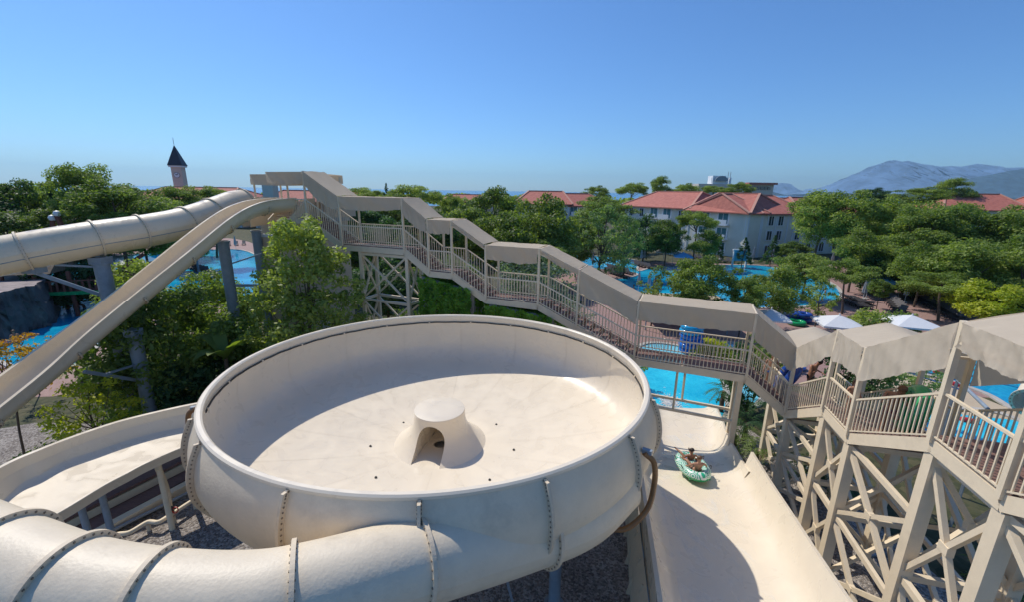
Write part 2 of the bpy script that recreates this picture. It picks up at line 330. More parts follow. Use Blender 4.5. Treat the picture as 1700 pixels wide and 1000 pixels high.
# splash foam at the foot of the slide
fm = MB(); rr = random.Random(3); fc = G(1112, 668)
for i in range(700):
    a, d = rr.uniform(0, 2 * PI), abs(rr.gauss(0, 0.6)); p = fc + V((math.cos(a) * d * 0.8, math.sin(a) * d * 1.2, 0.02)); s = rr.uniform(0.015, 0.05) * (1.6 - min(1, d))
    fm.add([p + V((-s, -s, 0)), p + V((s, -s * 0.4, rr.uniform(0, .05))), p + V((s * 0.6, s, 0.0)), p + V((-s, s * .5, 0.02))], [(0, 1, 2, 3)])
tag(place('foam', fm.mesh('foam', m_white)), 'white foam where the slide meets the splash pool', 'foam', kind='stuff')
# lane lines in the lane pool
ll = MB()
for i in range(6):
    a = G(1470 + i * 6, 607 - i * 3); b = G(1600 + i * 24, 650 - i * 9); ll.bar((a.x, a.y, 0.012), (b.x, b.y, 0.012), 0.3, 0.01)
tag(place('lane_marking', ll.mesh('lane_marking', mat('dark_lane_tile', (0.01, 0.06, 0.16), 0.3))), kind='structure')
# mountains
def mountain(name, label, prof, Y, mcol, depth=900, seed=0):
    rows = []; n = len(prof)
    P = []
    for i in range(n - 1):
        for k in range(14):
            t = k / 14; P.append((prof[i][0] * (1 - t) + prof[i + 1][0] * t, prof[i][1] * (1 - t) + prof[i + 1][1] * t))
    P.append(prof[-1]); m = 14; R2 = []
    for j in range(m + 1):
        u = j / m; row = []
        for i, (x, y) in enumerate(P):
            top = GY(x, y, Y); h = max(6, top.z); k = 1 - abs(u * 2 - 1)
            hh = h * (k ** 1.15) * (1 + (0.16 * pnoise(i * 0.33, u * 9, seed) + 0.10 * pnoise(i * .9, u * 21, seed + 2)) * (1 - k ** 6))
            row.append((top.x * 1, Y + (u - 0.5) * 2 * depth, hh - 2))
        R2.append(row)
    o = place(name, MB().grid(R2).mesh(name, mcol, True)); return tag(o, label, kind='structure')
m_mt = mat('haze_tinted_rock', (0.11, 0.19, 0.32), 0.95, 0.4, 0.006, 0.6, 0.02, stain=0)  # blue of the distant haze painted into the rock colour
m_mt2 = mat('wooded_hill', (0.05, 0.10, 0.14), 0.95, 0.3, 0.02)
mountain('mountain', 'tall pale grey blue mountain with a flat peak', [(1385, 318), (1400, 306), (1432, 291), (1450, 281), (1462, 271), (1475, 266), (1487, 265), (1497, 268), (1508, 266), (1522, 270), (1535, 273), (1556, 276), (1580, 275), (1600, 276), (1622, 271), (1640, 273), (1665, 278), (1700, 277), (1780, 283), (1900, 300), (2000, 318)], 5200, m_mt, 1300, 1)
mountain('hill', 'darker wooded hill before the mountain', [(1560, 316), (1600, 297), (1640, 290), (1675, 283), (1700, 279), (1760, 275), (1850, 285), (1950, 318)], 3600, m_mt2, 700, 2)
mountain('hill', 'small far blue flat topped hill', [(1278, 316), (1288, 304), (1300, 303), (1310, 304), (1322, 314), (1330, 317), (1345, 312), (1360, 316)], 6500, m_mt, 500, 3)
# haze
hz = MB().box((0, 4600, 199), (20000, 13000, 410)); hm = bpy.data.materials.new('haze_air'); hm.use_nodes = True; hn = hm.node_tree
hn.nodes.remove(hn.nodes['Principled BSDF']); pv = hn.nodes.new('ShaderNodeVolumePrincipled'); pv.inputs['Density'].default_value = 0.00009
pv.inputs['Color'].default_value = (0.5, 0.8, 1.0, 1); pv.inputs['Anisotropy'].default_value = 0.3
hn.links.new(pv.outputs[0], hn.nodes['Material Output'].inputs['Volume'])
HAZE = place('haze', hz.mesh('haze', hm)); tag(HAZE, kind='stuff')
# ------------------------------------------------------------------ trees
def leaf_quads(cent, nrm, size, asp=0.6, fold=False):
    """arrays of quads: a leaf sized face at each centre, turned about its normal"""
    n = len(cent); a = rng.normal(size=(n, 3)); t = a - (a * nrm).sum(1)[:, None] * nrm; t /= np.linalg.norm(t, axis=1)[:, None] + 1e-9
    b = np.cross(nrm, t); s = size[:, None]
    v = np.stack([cent - t * s, cent - b * s * asp * 0.9 + nrm * s * 0.12, cent + t * s, cent + b * s * asp - nrm * s * 0.1], 1).reshape(-1, 3)
    return v
def quads_mesh(name, v, m):
    n = len(v) // 4; me = bpy.data.meshes.new(name); me.vertices.add(len(v)); me.vertices.foreach_set('co', v.astype(np.float32).ravel())
    me.loops.add(n * 4); me.loops.foreach_set('vertex_index', np.arange(n * 4, dtype=np.int32)); me.polygons.add(n)
    me.polygons.foreach_set('loop_start', np.arange(0, n * 4, 4, dtype=np.int32)); me.polygons.foreach_set('loop_total', np.full(n, 4, np.int32))
    me.materials.append(m); me.update(); me.validate(); return me
def crown_pts(kind, nclump, per, rr_, cl=0.32):
    """clump centres in a crown of radius 1 and height span 0..1 (z), then leaves on each clump"""
    cs = []; rs = []
    for i in range(nclump):
        if kind == 'cone':
            z = rr_.random() ** 1.25; r_ = (1 - z) * (0.85 + 0.15 * rr_.random()) * (0.35 + 0.65 * rr_.random() ** 0.4); a = rr_.random() * 2 * PI; cs.append((r_ * math.cos(a), r_ * math.sin(a), z)); rs.append(cl * (0.45 + 0.7 * (1 - z)) * 0.75)
        elif kind == 'flat':
            a = rr_.random() * 2 * PI; r_ = rr_.random() ** 0.55; z = 0.45 + 0.5 * math.sqrt(max(0, 1 - r_ * r_)) * (0.3 + 0.7 * rr_.random()) + 0.1 * rr_.normal(); cs.append((r_ * math.cos(a), r_ * math.sin(a), z)); rs.append(cl * rr_.uniform(0.6, 1.1))
        elif kind == 'airy':
            a = rr_.random() * 2 * PI; z = rr_.random(); w = 0.35 + 0.65 * math.sin(PI * min(1, z * 0.9 + 0.15)); r_ = w * rr_.random() ** 0.5; cs.append((r_ * math.cos(a), r_ * math.sin(a), z)); rs.append(cl * rr_.uniform(0.4, 0.95))
        else:
            a = rr_.random() * 2 * PI; u = rr_.uniform(-1, 1); q = rr_.uniform(0.55, 1.0); lob = 1 + 0.22 * math.sin(3 * a + 1) + 0.14 * math.sin(5 * a + 2)
            w = math.sqrt(1 - u * u) * q * lob; cs.append((w * math.cos(a), w * math.sin(a), 0.5 + 0.5 * u * q)); rs.append(cl * rr_.uniform(0.6, 1.15))
    return np.array(cs), np.array(rs)
def crown_mesh(name, kind, m, nclump, per, leaf, seed, cl=0.32, ht=1.0, asp=0.6, needle=0.0):
    rr_ = np.random.default_rng(seed); cs, rs = crown_pts(kind, nclump, per, rr_, cl); C_ = []; N_ = []; 
    for c, r_ in zip(cs, rs):
        k = int(per * (r_ / cl) ** 1.3) + 4; d = rr_.normal(size=(k, 3)); d[:, 2] = d[:, 2] * 0.8 + 0.35; d /= np.linalg.norm(d, axis=1)[:, None]
        q = rr_.uniform(0.45, 1.05, size=(k, 1)) ; p = c * np.array([1, 1, ht]) + d * r_ * q * np.array([1, 1, 0.8]); C_.append(p)
        nn = d + rr_.normal(size=(k, 3)) * (0.55 + needle); nn[:, 2] += 0.25; nn /= np.linalg.norm(nn, axis=1)[:, None]; N_.append(nn)
    C_ = np.concatenate(C_); N_ = np.concatenate(N_); sz = leaf * rr_.uniform(0.55, 1.25, size=len(C_))
    return quads_mesh(name, leaf_quads(C_, N_, sz, asp), m), cs
def trunk_mb(r, cs, ht, lim=9, seed=0, fork=0.1, below=4.0):
    """limbs of a crown of radius 1 that spans z 0..ht, and the bare trunk under it down to -below"""
    rr_ = random.Random(seed); mb = MB(); j = lambda k: rr_.uniform(-k, k)
    pts = catmull([V((j(.2), j(.2), -below)), V((j(.12), j(.12), -below * 0.5)), V((j(.05), j(.05), 0)), V((j(.1), j(.1), ht * 0.4)), V((j(.12), j(.12), ht * 0.72))], 4); n = len(pts)
    mb.tube(pts, [r * (1.25 - 0.95 * i / (n - 1)) for i in range(n)], 8)
    idx = list(range(len(cs))); rr_.shuffle(idx)
    for i in idx[:lim]:
        e = V((cs[i][0] * 0.9, cs[i][1] * 0.9, cs[i][2] * ht)); zt = max(-0.15, e.z * rr_.uniform(fork, 0.75) - 0.1); s_ = min(pts, key=lambda p: abs(p.z - zt))
        mid = (s_ + e) / 2 + V((0, 0, -0.05)); mb.tube(catmull([s_, mid, e], 3), [r * .5, r * .42, r * .34, r * .28, r * .2, r * 0.15, r * 0.08], 5, caps=False)
    return mb
m_bark = mat('bark', (0.12, 0.085, 0.06), 0.9, 0.3, 8, 0.5, 25)
m_lpine = leafmat('pine_needles', (0.065, 0.130, 0.031), (0.352, 0.425, 0.109), 0.6, 0.42)
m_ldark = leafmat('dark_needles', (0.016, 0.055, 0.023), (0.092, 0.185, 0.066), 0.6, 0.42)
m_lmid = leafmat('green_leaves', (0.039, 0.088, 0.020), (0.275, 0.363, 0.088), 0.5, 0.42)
m_llight = leafmat('light_green_leaves', (0.055, 0.110, 0.020), (0.396, 0.462, 0.121), 0.5, 0.42)
m_lyel = leafmat('yellow_green_leaves', (0.204, 0.292, 0.015), (0.540, 0.540, 0.061), 0.5, 0.42)
m_lgrey = leafmat('grey_green_leaves', (0.088, 0.166, 0.067), (0.328, 0.431, 0.185), 0.6, 0.42)
m_lsilver = leafmat('silver_leaves', (0.059, 0.103, 0.087), (0.308, 0.400, 0.369), 0.5, 0.42)
m_lorange = leafmat('orange_leaves', (0.409, 0.131, 0.015), (0.540, 0.369, 0.046), 0.5, 0.42)
m_ivy = leafmat('ivy_leaves', (0.044, 0.146, 0.012), (0.215, 0.415, 0.046), 0.45, 0.42, 1.6)
protos = {}
def proto(key, kind, m, nclump, per, leaf, seed, cl, lim=9, asp=0.6, needle=0.0, fork=0.35, tall=1.0, tr=0.045):
    """tree of unit size: crown radius 1, crown from z=1 to z=1+2*tall"""
    cm, cs = crown_mesh('crown_' + key, kind, m, nclump, per, leaf, seed, cl, 2 * tall, asp, needle)
    tm = trunk_mb(tr, cs, 2.0 * tall, lim, seed, fork=fork).mesh('trunk_' + key, m_bark, True)
    protos[key] = (cm, tm)
proto('pine', 'blob', m_lpine, 70, 292, 0.0417, 11, 0.30, asp=0.5, needle=0.3)
proto('pine2', 'blob', m_lpine, 58, 331, 0.0430, 12, 0.34, asp=0.5, needle=0.3)
proto('pineflat', 'flat', m_lpine, 44, 370, 0.0417, 13, 0.30, asp=0.5, needle=0.3)
proto('dark', 'blob', m_ldark, 60, 292, 0.0437, 14, 0.33)
proto('cone', 'cone', m_ldark, 120, 60, 0.06, 15, 0.20, tall=1.6, fork=0.1)
proto('mid', 'blob', m_lmid, 66, 292, 0.0437, 16, 0.32)
proto('light', 'blob', m_llight, 62, 292, 0.0437, 17, 0.32)
proto('yellow', 'blob', m_lyel, 56, 210, 0.0560, 18, 0.34)
proto('airy', 'airy', m_lgrey, 95, 65, 0.05, 19, 0.24, lim=22, asp=0.4)
proto('airygreen', 'airy', m_llight, 60, 60, 0.055, 20, 0.24, lim=18, asp=0.5)
proto('bush', 'blob', m_lmid, 50, 225, 0.0600, 21, 0.36)
proto('brightbush', 'blob', m_llight, 50, 225, 0.0600, 22, 0.36, needle=0.4, asp=0.35)
def tree(key, name, label, cx, ytop, ybot, hw, Y, group=None, cat='tree', rot=None, base=0.0, trunk=True):
    """crown centre column at pixel cx, top at ytop, crown bottom at ybot, half width hw, all at world depth Y"""
    top = GY(cx, ytop, Y); bot = GY(cx, ybot, Y); rad = hw / 712 * Y * 1.06
    zt, zb = top.z, max(bot.z, base + 0.15 * rad)
    e = empty(name, ((top.x + bot.x) / 2, Y, base), label, cat, group); cm, tm = protos[key]; rz = rot if rot is not None else random.uniform(0, 2 * PI)
    tall = 3.2 if key == 'cone' else 2.0; H = zt - zb; hz_ = H / tall * 0.92; zc = zb
    c = place('crown', cm, e, (0, 0, zc), (0, 0, rz)); c.scale = (rad, rad, hz_)
    if trunk: t = place('trunk', tm, e, (0, 0, zc), (0, 0, rz)); t.scale = (rad, rad, hz_)
    return e
# ------------------------------------------------------------------ stairs
def L1(x): return V((x, 19.72 - 0.42 * x, 0))      # near edge of the long stair, in plan
D1 = V((1, -0.42, 0)).normalized(); N1 = V((0.42, 1, 0)).normalized()
def L2(y): return V((6.98 + 0.25 * y, y, 0))
D2 = V((-0.25, -1, 0)).normalized(); N2 = V((1, -0.25, 0)).normalized()
WD = 1.32
BAL = MB().box((0, 0, 0.5), (0.028, 0.028, 1.0)).mesh('baluster', m_paint)
TRD1 = MB().box((0, WD / 2, 0), (0.30, WD - 0.12, 0.05)).mesh('tread', m_wood)
PLK1 = MB().box((0, WD / 2, 0), (0.142, WD - 0.1, 0.045)).mesh('deck_plank', m_wood)
SLEEVE = None
class Stair:
    """st: list of (plan point on the near edge, z); consecutive equal z = landing, else flight"""
    def __init__(s, root, st, D, N, w=WD, treads=True, maxbal=300):
        s.root = root; s.st = st; s.D = D; s.N = N; s.w = w; s.nb = 0; s.maxbal = maxbal; s.rest = MB(); s.org = origin_of(root)
        s.rz = math.atan2(D.y, D.x)
    def P(s, i, side=0, h=0.0): p, z = s.st[i]; return p + s.N * (s.w * side) + V((0, 0, z + h))
    def span(s, i, sides=(0, 1), rails=True, fine=True, solid=False):
        a0, a1 = s.P(i), s.P(i + 1); land = abs(a0.z - a1.z) < 0.02; up = V((0, 0, 1))
        sl = (a1 - a0); L = V((sl.x, sl.y, 0)).length
        for sd_ in (0, 1):
            p, q = s.P(i, sd_), s.P(i + 1, sd_); o = s.N * (0.03 if sd_ else -0.03)
            e = (q - p).normalized() * 0.02
            MB().bar(p + o - e + up * -0.14, q + o + e + up * -0.14, 0.06, 0.30).build('stringer', m_paint, s.root)
        if land:
            n = int(L / 0.15)
            for k in range(n):
                c = a0.lerp(a1, (k + 0.5) / n); place('deck_plank', PLK1, s.root, c - s.org + s.N * 0.0, (0, 0, s.rz))
        else:
            n = max(2, round(abs(sl.z) / 0.17)); rm = MB()
            for k in range(n):
                c = a0.lerp(a1, (k + 0.5) / n); place('tread', TRD1, s.root, V((c.x, c.y, c.z + (0.03 if sl.z > 0 else 0.03))) - s.org, (0, 0, s.rz))
                rc = a0.lerp(a1, (k + (0.02 if sl.z > 0 else .98)) / n) + s.N * s.w / 2; rc.z = c.z - 0.075
                rm.box(rc, (0.025, s.w - 0.14, 0.15), s.rz)
            rm.build('riser_set', m_wood, s.root, kind='stuff')
        if not rails: return
        for sd_ in sides:
            p, q = s.P(i, sd_), s.P(i + 1, sd_); o = s.N * (0.06 if sd_ else -0.06)
            MB().bar(p + o + up * 1.07, q + o + up * 1.07, 0.06, 0.05).build('handrail', m_paint, s.root)
            MB().bar(p + o + up * 0.1, q + o + up * 0.1, 0.04, 0.035).build('bottom_rail', m_paint, s.root)
            n = max(2, int(L / 0.142))
            for k in range(1, n):
                c = p.lerp(q, k / n) + o + up * 0.07
                if s.nb < s.maxbal and fine: place('baluster', BAL, s.root, c - s.org, (0, 0, s.rz)); s.nb += 1
                else: s.rest.box(c + up * 0.5, (0.028, 0.028, 1.0), s.rz)
    def post(s, i, h=2.6, sides=(0, 1), t=0.09, base=-0.05):
        for sd_ in sides:
            p = s.P(i, sd_); o = s.N * (0.07 if sd_ else -0.07); MB().bar(p + o + V((0, 0, base)), p + o + V((0, 0, h)), t, t, up=s.N).build('post', m_paint, s.root)
        if len(sides) == 2:
            MB().bar(s.P(i, 0, h - 0.05) - s.N * 0.07, s.P(i, 1, h - 0.05) + s.N * 0.07, 0.07, 0.07).build('cross_beam', m_paint, s.root)
    def eaves(s, i, h=2.5, t=0.06):
        for sd_ in (0, 1):
            o = s.N * (0.07 if sd_ else -0.07); MB().bar(s.P(i, sd_, h) + o, s.P(i + 1, sd_, h) + o, t, t).build('canopy_beam', m_paint, s.root)
    def canopy(s, p0, p1, m=None, h=2.6, drop=(0.9, 0.7), seed=0, sag=(0.05, 0.05), gap=0.06, flare=0.0, ridge=0.03):
        """canvas over the walkway between two near-edge points given with z; hangs down on both sides"""
        m = m or m_fab; n = 72; d = (p1 - p0); e = d.normalized(); p0 = p0 + e * gap; p1 = p1 - e * gap; rows = []
        for k in range(n + 1):
            t = k / n; c = p0.lerp(p1, t); bow = 4 * t * (1 - t); row = []
            dn = drop[0] * (1 - 0.0 * bow) + sag[0] * bow + 0.05 * noisy(t * 4, seed + 9) + 0.025 * noisy(t * 23, seed); df = drop[1] + sag[1] * bow
            for j in range(8):
                u = j / 7; w = noisy(t * 7 + u * 3, seed) * 0.035 * (1 - u * .2) + 0.022 * (1 - u) * math.sin(t * (p1 - p0).length * 11 + 3 * noisy(t * 5, seed) + u * 2) + noisy(t * 11 - u * 14, seed + 4) * 0.010
                row.append(c - s.N * (0.14 + flare * (1 - u)) + s.N * w + V((0, 0, h - dn * (1 - u))))
            for j in range(1, 9):
                u = j / 8; row.append(c + s.N * (-0.14 + (s.w + 0.28) * u) + V((0, 0, h + ridge * (1 - abs(2 * u - 1)) - 0.05 * bow * math.sin(PI * u) + 0.012 * noisy(t * 9 + u * 7, seed + 2))))
            for j in range(1, 8):
                u = j / 7; w = noisy(t * 8 + u * 2, seed + 7) * 0.035 * u; row.append(c + s.N * (s.w + 0.14 + w) + V((0, 0, h - df * u)))
            rows.append(row)
        MB().grid(rows).build('canopy_panel', m, s.root, smooth=60)
    def can(s, i, **k): s.canopy(s.P(i), s.P(i + 1), **k)
    def done(s):
        if s.rest.v: s.rest.build('baluster', m_paint, s.root, kind='stuff')
def bracing(root, a, b, z0, z1, t=0.085, m=None, name='brace', off=0.0, N=V((0, 0, 0))):
    m = m or m_paint; up = V((0, 0, 1))
    MB().bar(V((a.x, a.y, z0)) + N * off, V((b.x, b.y, z1)) + N * off, t).build(name, m, root)
    MB().bar(V((b.x, b.y, z0)) - N * (off + 0.0) + N * 0.09, V((a.x, a.y, z1)) + N * 0.09, t).build(name, m, root)
    c = (V((a.x, a.y, z0)) + V((b.x, b.y, z1))) / 2; d = V((b.x - a.x, b.y - a.y, 0)).normalized(); MB().bar(c - d * 0.13, c + d * 0.13, t + 0.03, 0.2).build('gusset_plate', m, root)
def legs(root, pts, m=None, t=0.17, zt=0):
    for p in pts: MB().bar(V((p.x, p.y, -0.1)), V((p.x, p.y, p.z)), t, t, up=N2).build('leg', m or m_paint, root)
def baseplates(root, pts):
    for p in pts: MB().box(V((p.x, p.y, 0.03)), (0.34, 0.34, 0.07)).build('base_plate', m_galv, root)

# long stair climbing to the far slide tower
root1 = empty('stairway', (L1(0).x, L1(0).y, 0), 'long cream covered stairway climbing left past the bowl to the far slide tower', 'stairway')
ST1 = [(L1(-14.2), 10.0), (L1(-11.55), 10.0), (L1(-9.35), 8.68), (L1(-5.55), 8.68), (L1(-4.2), 7.68), (L1(-2.95), 7.68), (L1(-1.25), 6.62), (L1(1.22), 6.62), (L1(5.35), 4.68), (L1(9.35), 4.68), (L1(10.75), 3.52)]
A = Stair(root1, ST1, D1, N1)
for i in (9, 8, 7, 6, 5, 4, 3, 2, 1): A.span(i)
A.span(0, sides=(0,))
for i in (1, 2, 3, 4, 5, 6, 7, 8, 9): A.post(i)
mid = Stair(root1, [(L1(2.93), 5.82)], D1, N1); mid.post(0)
A.canopy(A.P(0), A.P(1), drop=(0.62, 0.5), seed=1, h=2.55)
A.can(1, drop=(0.75, 0.5), seed=2, sag=(0.25, 0)); A.can(2, seed=3, drop=(0.6, 0.45), sag=(.08, 0)); A.can(3, seed=4, drop=(0.72, 0.5), sag=(.15, 0)); A.can(4, seed=5, drop=(0.62, .5), sag=(.08, 0))
A.can(5, seed=6, drop=(0.18, 0.2)); A.can(6, seed=7, drop=(0.66, .5), sag=(.08, 0))
a, b = A.P(7), A.P(8); c = a.lerp(b, 0.42)
A.canopy(a, c, seed=8, drop=(0.22, 0.2)); A.canopy(c, b, seed=9, drop=(1.05, 0.5), sag=(-0.15, 0)); A.can(8, seed=10, drop=(0.78, .7)); A.can(9, seed=11, drop=(0.95, .7))
for i in (1, 3, 5, 7): A.eaves(i, 2.38)
A.done()
# its trestles
def trestle(loc, lab, pts, z, rows=2, N=N1):
    r_ = empty('trestle', (loc.x, loc.y, 0), lab, 'trestle'); legs(r_, [V((p.x, p.y, z)) for p in pts]); baseplates(r_, pts); n = len(pts); h = (z - 0.3) / rows
    prs = [(pts[0], pts[1]), (pts[2], pts[3]), (pts[0], pts[2]), (pts[1], pts[3])] if n == 4 else [(pts[0], pts[1])]
    for a, b in prs:
        for k in range(rows): bracing(r_, a, b, 0.3 + k * h + 0.1, 0.3 + (k + 1) * h - 0.1)
        for k in range(1, rows + 1): MB().bar(V((a.x, a.y, 0.3 + k * h - (0.12 if k == rows else 0))), V((b.x, b.y, 0.3 + k * h - (0.12 if k == rows else 0))), 0.1, 0.14).build('beam', m_paint, r_)
    return r_
def quad(x0, x1, d0=0.05, d1=WD - 0.05): return [L1(x0) + N1 * d0, L1(x1) + N1 * d0, L1(x0) + N1 * d1, L1(x1) + N1 * d1]
trestle(L1(-7), 'weathered braced steel trestle under the highest landing beside the leafy tree', quad(-8.3, -5.5), 8.4, 3)
r_ = empty('trestle', (L1(9.2).x, L1(9.2).y, 0), 'pair of cream legs under the low bridge landing over the splash pool', 'trestle')
p0, p1 = L1(9.2) + N1 * 0.1, L1(9.2) + N1 * 1.2; legs(r_, [V((p0.x, p0.y, 4.4)), V((p1.x, p1.y, 4.4))], t=0.2)
q0, q1 = L1(5.0) + N1 * 0.1, L1(5.0) + N1 * 1.2; legs(r_, [V((q0.x, q0.y, 4.4)), V((q1.x, q1.y, 4.4))], t=0.2)
for p, q, z in ((p0, q0, 2.55), (p1, q1, 2.55)): MB().bar(V((p.x, p.y, z)), V((q.x, q.y, z)), 0.09, 0.11).build('beam', m_paint, r_)
for p, q in ((p0.lerp(q0, .52), 0), (p1.lerp(q1, .45), 0)): MB().bar(V((p.x, p.y, 2.5)), V((p.x, p.y, 4.5)), 0.07).build('hanger', m_paint, r_)
# ivy covered piers under the stair
def ivy_wall(x0, x1, z, lab, d=(0.1, 1.25)):
    a, b = L1(x0) + N1 * d[0], L1(x1) + N1 * d[0]; c, d_ = L1(x1) + N1 * d[1], L1(x0) + N1 * d[1]
    r_ = empty('ivy_covered_pier', ((a + c) / 2), lab, 'ivy pier'); zz = z if hasattr(z, '__len__') else (z, z)
    m = MB(); P = [a, b, c, d_]; Z = [zz[0], zz[1], zz[1], zz[0]]; m.add([V((p.x, p.y, -0.1)) for p in P] + [V((p.x, p.y, q)) for p, q in zip(P, Z)], [(3, 2, 1, 0), (4, 5, 6, 7)] + [(i, (i + 1) % 4, 4 + (i + 1) % 4, 4 + i) for i in range(4)]); m.build('pier', m_stone, r_)
    n = int((b - a).length * max(zz) * 330); u = rng.random(n); v = rng.random(n) ** 0.9; A_ = np.array(a); B_ = np.array(b); N_ = np.array(N1)
    p = A_ + (B_ - A_) * u[:, None]; hz_ = zz[0] + (zz[1] - zz[0]) * u; p[:, 2] = v * (hz_ + 0.05)
    off = 0.1 + 0.16 * (np.sin(u * 19 + v * 7) * np.sin(v * 13 + 1) + 1) + 0.1 * rng.random(n); p -= N_ * off[:, None]
    nn = -N_ + rng.normal(size=(n, 3)) * 0.55 + np.array([0, 0, 0.35]); nn /= np.linalg.norm(nn, axis=1)[:, None]
    k = int(n * 0.22); q = A_ + (B_ - A_) * rng.random(k)[:, None] + N_ * (rng.random(k) * d[1])[:, None]; q[:, 2] = np.interp(np.linalg.norm((q - A_)[:, :2], axis=1), [0, (b - a).length], zz) + 0.02; 
    nq = rng.normal(size=(k, 3)) * 0.4 + np.array([0, 0, 1]); nq /= np.linalg.norm(nq, axis=1)[:, None]
    e_ = []; 
    for X, sg in ((a, -1), (b, 1)):
        ke = n // 8; w = X[:] ; pe = np.array(X) + N_ * (rng.random(ke) * 1.2)[:, None]; pe[:, 2] = rng.random(ke) * (zz[0] if sg < 0 else zz[1]); pe += np.array(D1) * sg * rng.uniform(0.02, 0.25, ke)[:, None]
        ne = np.array(D1) * sg + rng.normal(size=(ke, 3)) * 0.5; ne /= np.linalg.norm(ne, axis=1)[:, None]; e_.append((pe, ne))
    P_ = np.concatenate([p, q] + [x[0] for x in e_]); Q_ = np.concatenate([nn, nq] + [x[1] for x in e_])
    vv = leaf_quads(P_, Q_, rng.uniform(0.06, 0.13, len(P_)), 0.8) - np.array(r_.location); place('ivy', quads_mesh('ivy', vv, m_ivy), r_)
ivy_wall(-4.7, -1.95, (7.35, 6.9), 'tall ivy covered pier below the second flight from the tower')
ivy_wall(-1.15, 1.9, (6.3, 6.0), 'ivy covered pier below the middle landing just behind the bowl rim')
# near stair climbing to the right
W2 = 2.2
root2 = empty('stairway', (L2(11).x, 11, 0), 'near cream stairway under pale canopies rising towards the right edge', 'stairway')
ST2 = [(L2(16.95), 3.52), (L2(15.08), 3.52), (L2(12.5), 5.07), (L2(10.95), 5.07), (L2(8.1), 6.7), (L2(6.35), 6.7), (L2(2.6), 8.75), (L2(1.2), 8.75)]
Bst = Stair(root2, ST2, D2, N2, w=W2)
TRD2 = MB().box((0, W2 / 2, 0), (0.30, W2 - .12, 0.05)).mesh('tread', m_wood); PLK2 = MB().box((0, W2 / 2, 0), (0.142, W2 - .1, 0.045)).mesh('deck_plank', m_wood)
TRD1, PLK1 = TRD2, PLK2
for i in (5, 4, 3, 2, 1, 0): Bst.span(i, sides=(0, 1))
for i in (0, 1, 2, 3, 4, 5, 6): Bst.post(i, h=2.62, t=0.11)
Bst.can(0, m=m_fab2, ridge=0.38, seed=21, drop=(0.95, .8)); Bst.can(1, m=m_fab2, ridge=0.38, seed=22, drop=(0.85, .7)); Bst.can(2, m=m_fab2, ridge=0.38, seed=23, drop=(0.95, .8), sag=(-.1, 0)); Bst.can(3, m=m_fab2, ridge=0.38, seed=24, drop=(0.95, .8)); Bst.can(4, m=m_fab2, ridge=0.38, seed=25, drop=(0.5, 1.0), sag=(.1, .1)); Bst.can(5, m=m_fab2, ridge=0.38, seed=26, drop=(0.5, 1.0))
Bst.eaves(4, 2.2, 0.08); Bst.eaves(5, 2.2, 0.08); Bst.done()
# bottom platform joining both stairs
pl = [L2(16.95), L2(15.08), L2(15.08) + N2 * W2, L2(16.95) + N2 * W2]
a_, b_ = L1(9.5) + N1 * WD, L1(10.75) + N1 * WD
# trestles of the near stair
LB = ['cream braced trestle at the foot of the near stair beside the white slide', 'cream braced trestle under the first landing of the near stair', 'large cream braced trestle under the near stair at the right edge']
def bent(i, j, lab, rows):
    P = []
    for k in (i, j):
        p = Bst.st[k][0]; z = Bst.st[k][1]; P += [(p + N2 * 0.1, z), (p + N2 * (W2 - .1), z)]
    r_ = empty('trestle', (P[0][0].x, P[0][0].y, 0), lab, 'trestle')
    for p, z in P: MB().bar(V((p.x, p.y, -0.1)), V((p.x, p.y, z - 0.28)), 0.27, 0.27, up=N2).build('leg', m_paint, r_); MB().box(V((p.x, p.y, 0.03)), (0.38, 0.38, 0.07)).build('base_plate', m_galv, r_)
    for a, b in ((0, 1), (2, 3), (0, 2), (1, 3)):
        p, q = P[a][0], P[b][0]; z = min(P[a][1], P[b][1]) - 0.35; h = z / rows
        for k in range(rows):
            bracing(r_, p, q, k * h + 0.12, (k + 1) * h - 0.1, t=0.11)
            MB().bar(V((p.x, p.y, (k + 1) * h)), V((q.x, q.y, (k + 1) * h)), 0.12, 0.16).build('beam', m_paint, r_)
    return r_
bent(0, 1, LB[0], 2); bent(2, 3, LB[1], 2); bent(4, 5, LB[2], 2)
r_ = empty('trestle', (L2(4.5).x, 4.5, 0), 'tall cream braced trestle nearest the camera at the bottom right corner', 'trestle')
# face braces between the trestles, which belong to the stair itself
for (i, j, rows) in ((1, 2, 2), (3, 4, 2), (5, 6, 2)):
    for d in (0.1, (W2 - .1)):
        p, q = Bst.st[i][0] + N2 * d, Bst.st[j][0] + N2 * d; z = min(Bst.st[i][1], Bst.st[j][1]) - 0.35; h = z / rows
        for k in range(rows):
            R0 = root2 if j < 6 else r_
            bracing(R0, p, q, k * h + 0.12, (k + 1) * h - 0.1, t=0.12)
            MB().bar(V((p.x, p.y, (k + 1) * h + 0.01)), V((q.x, q.y, (k + 1) * h + 0.01)), 0.1, 0.14).build('beam', m_paint, R0)
for d in (0.1, (W2 - .1)):
    p = Bst.st[6][0] + N2 * d; MB().bar(V((p.x, p.y, -0.1)), V((p.x, p.y, 8.5)), 0.2, 0.2, up=N2).build('leg', m_paint, r_)
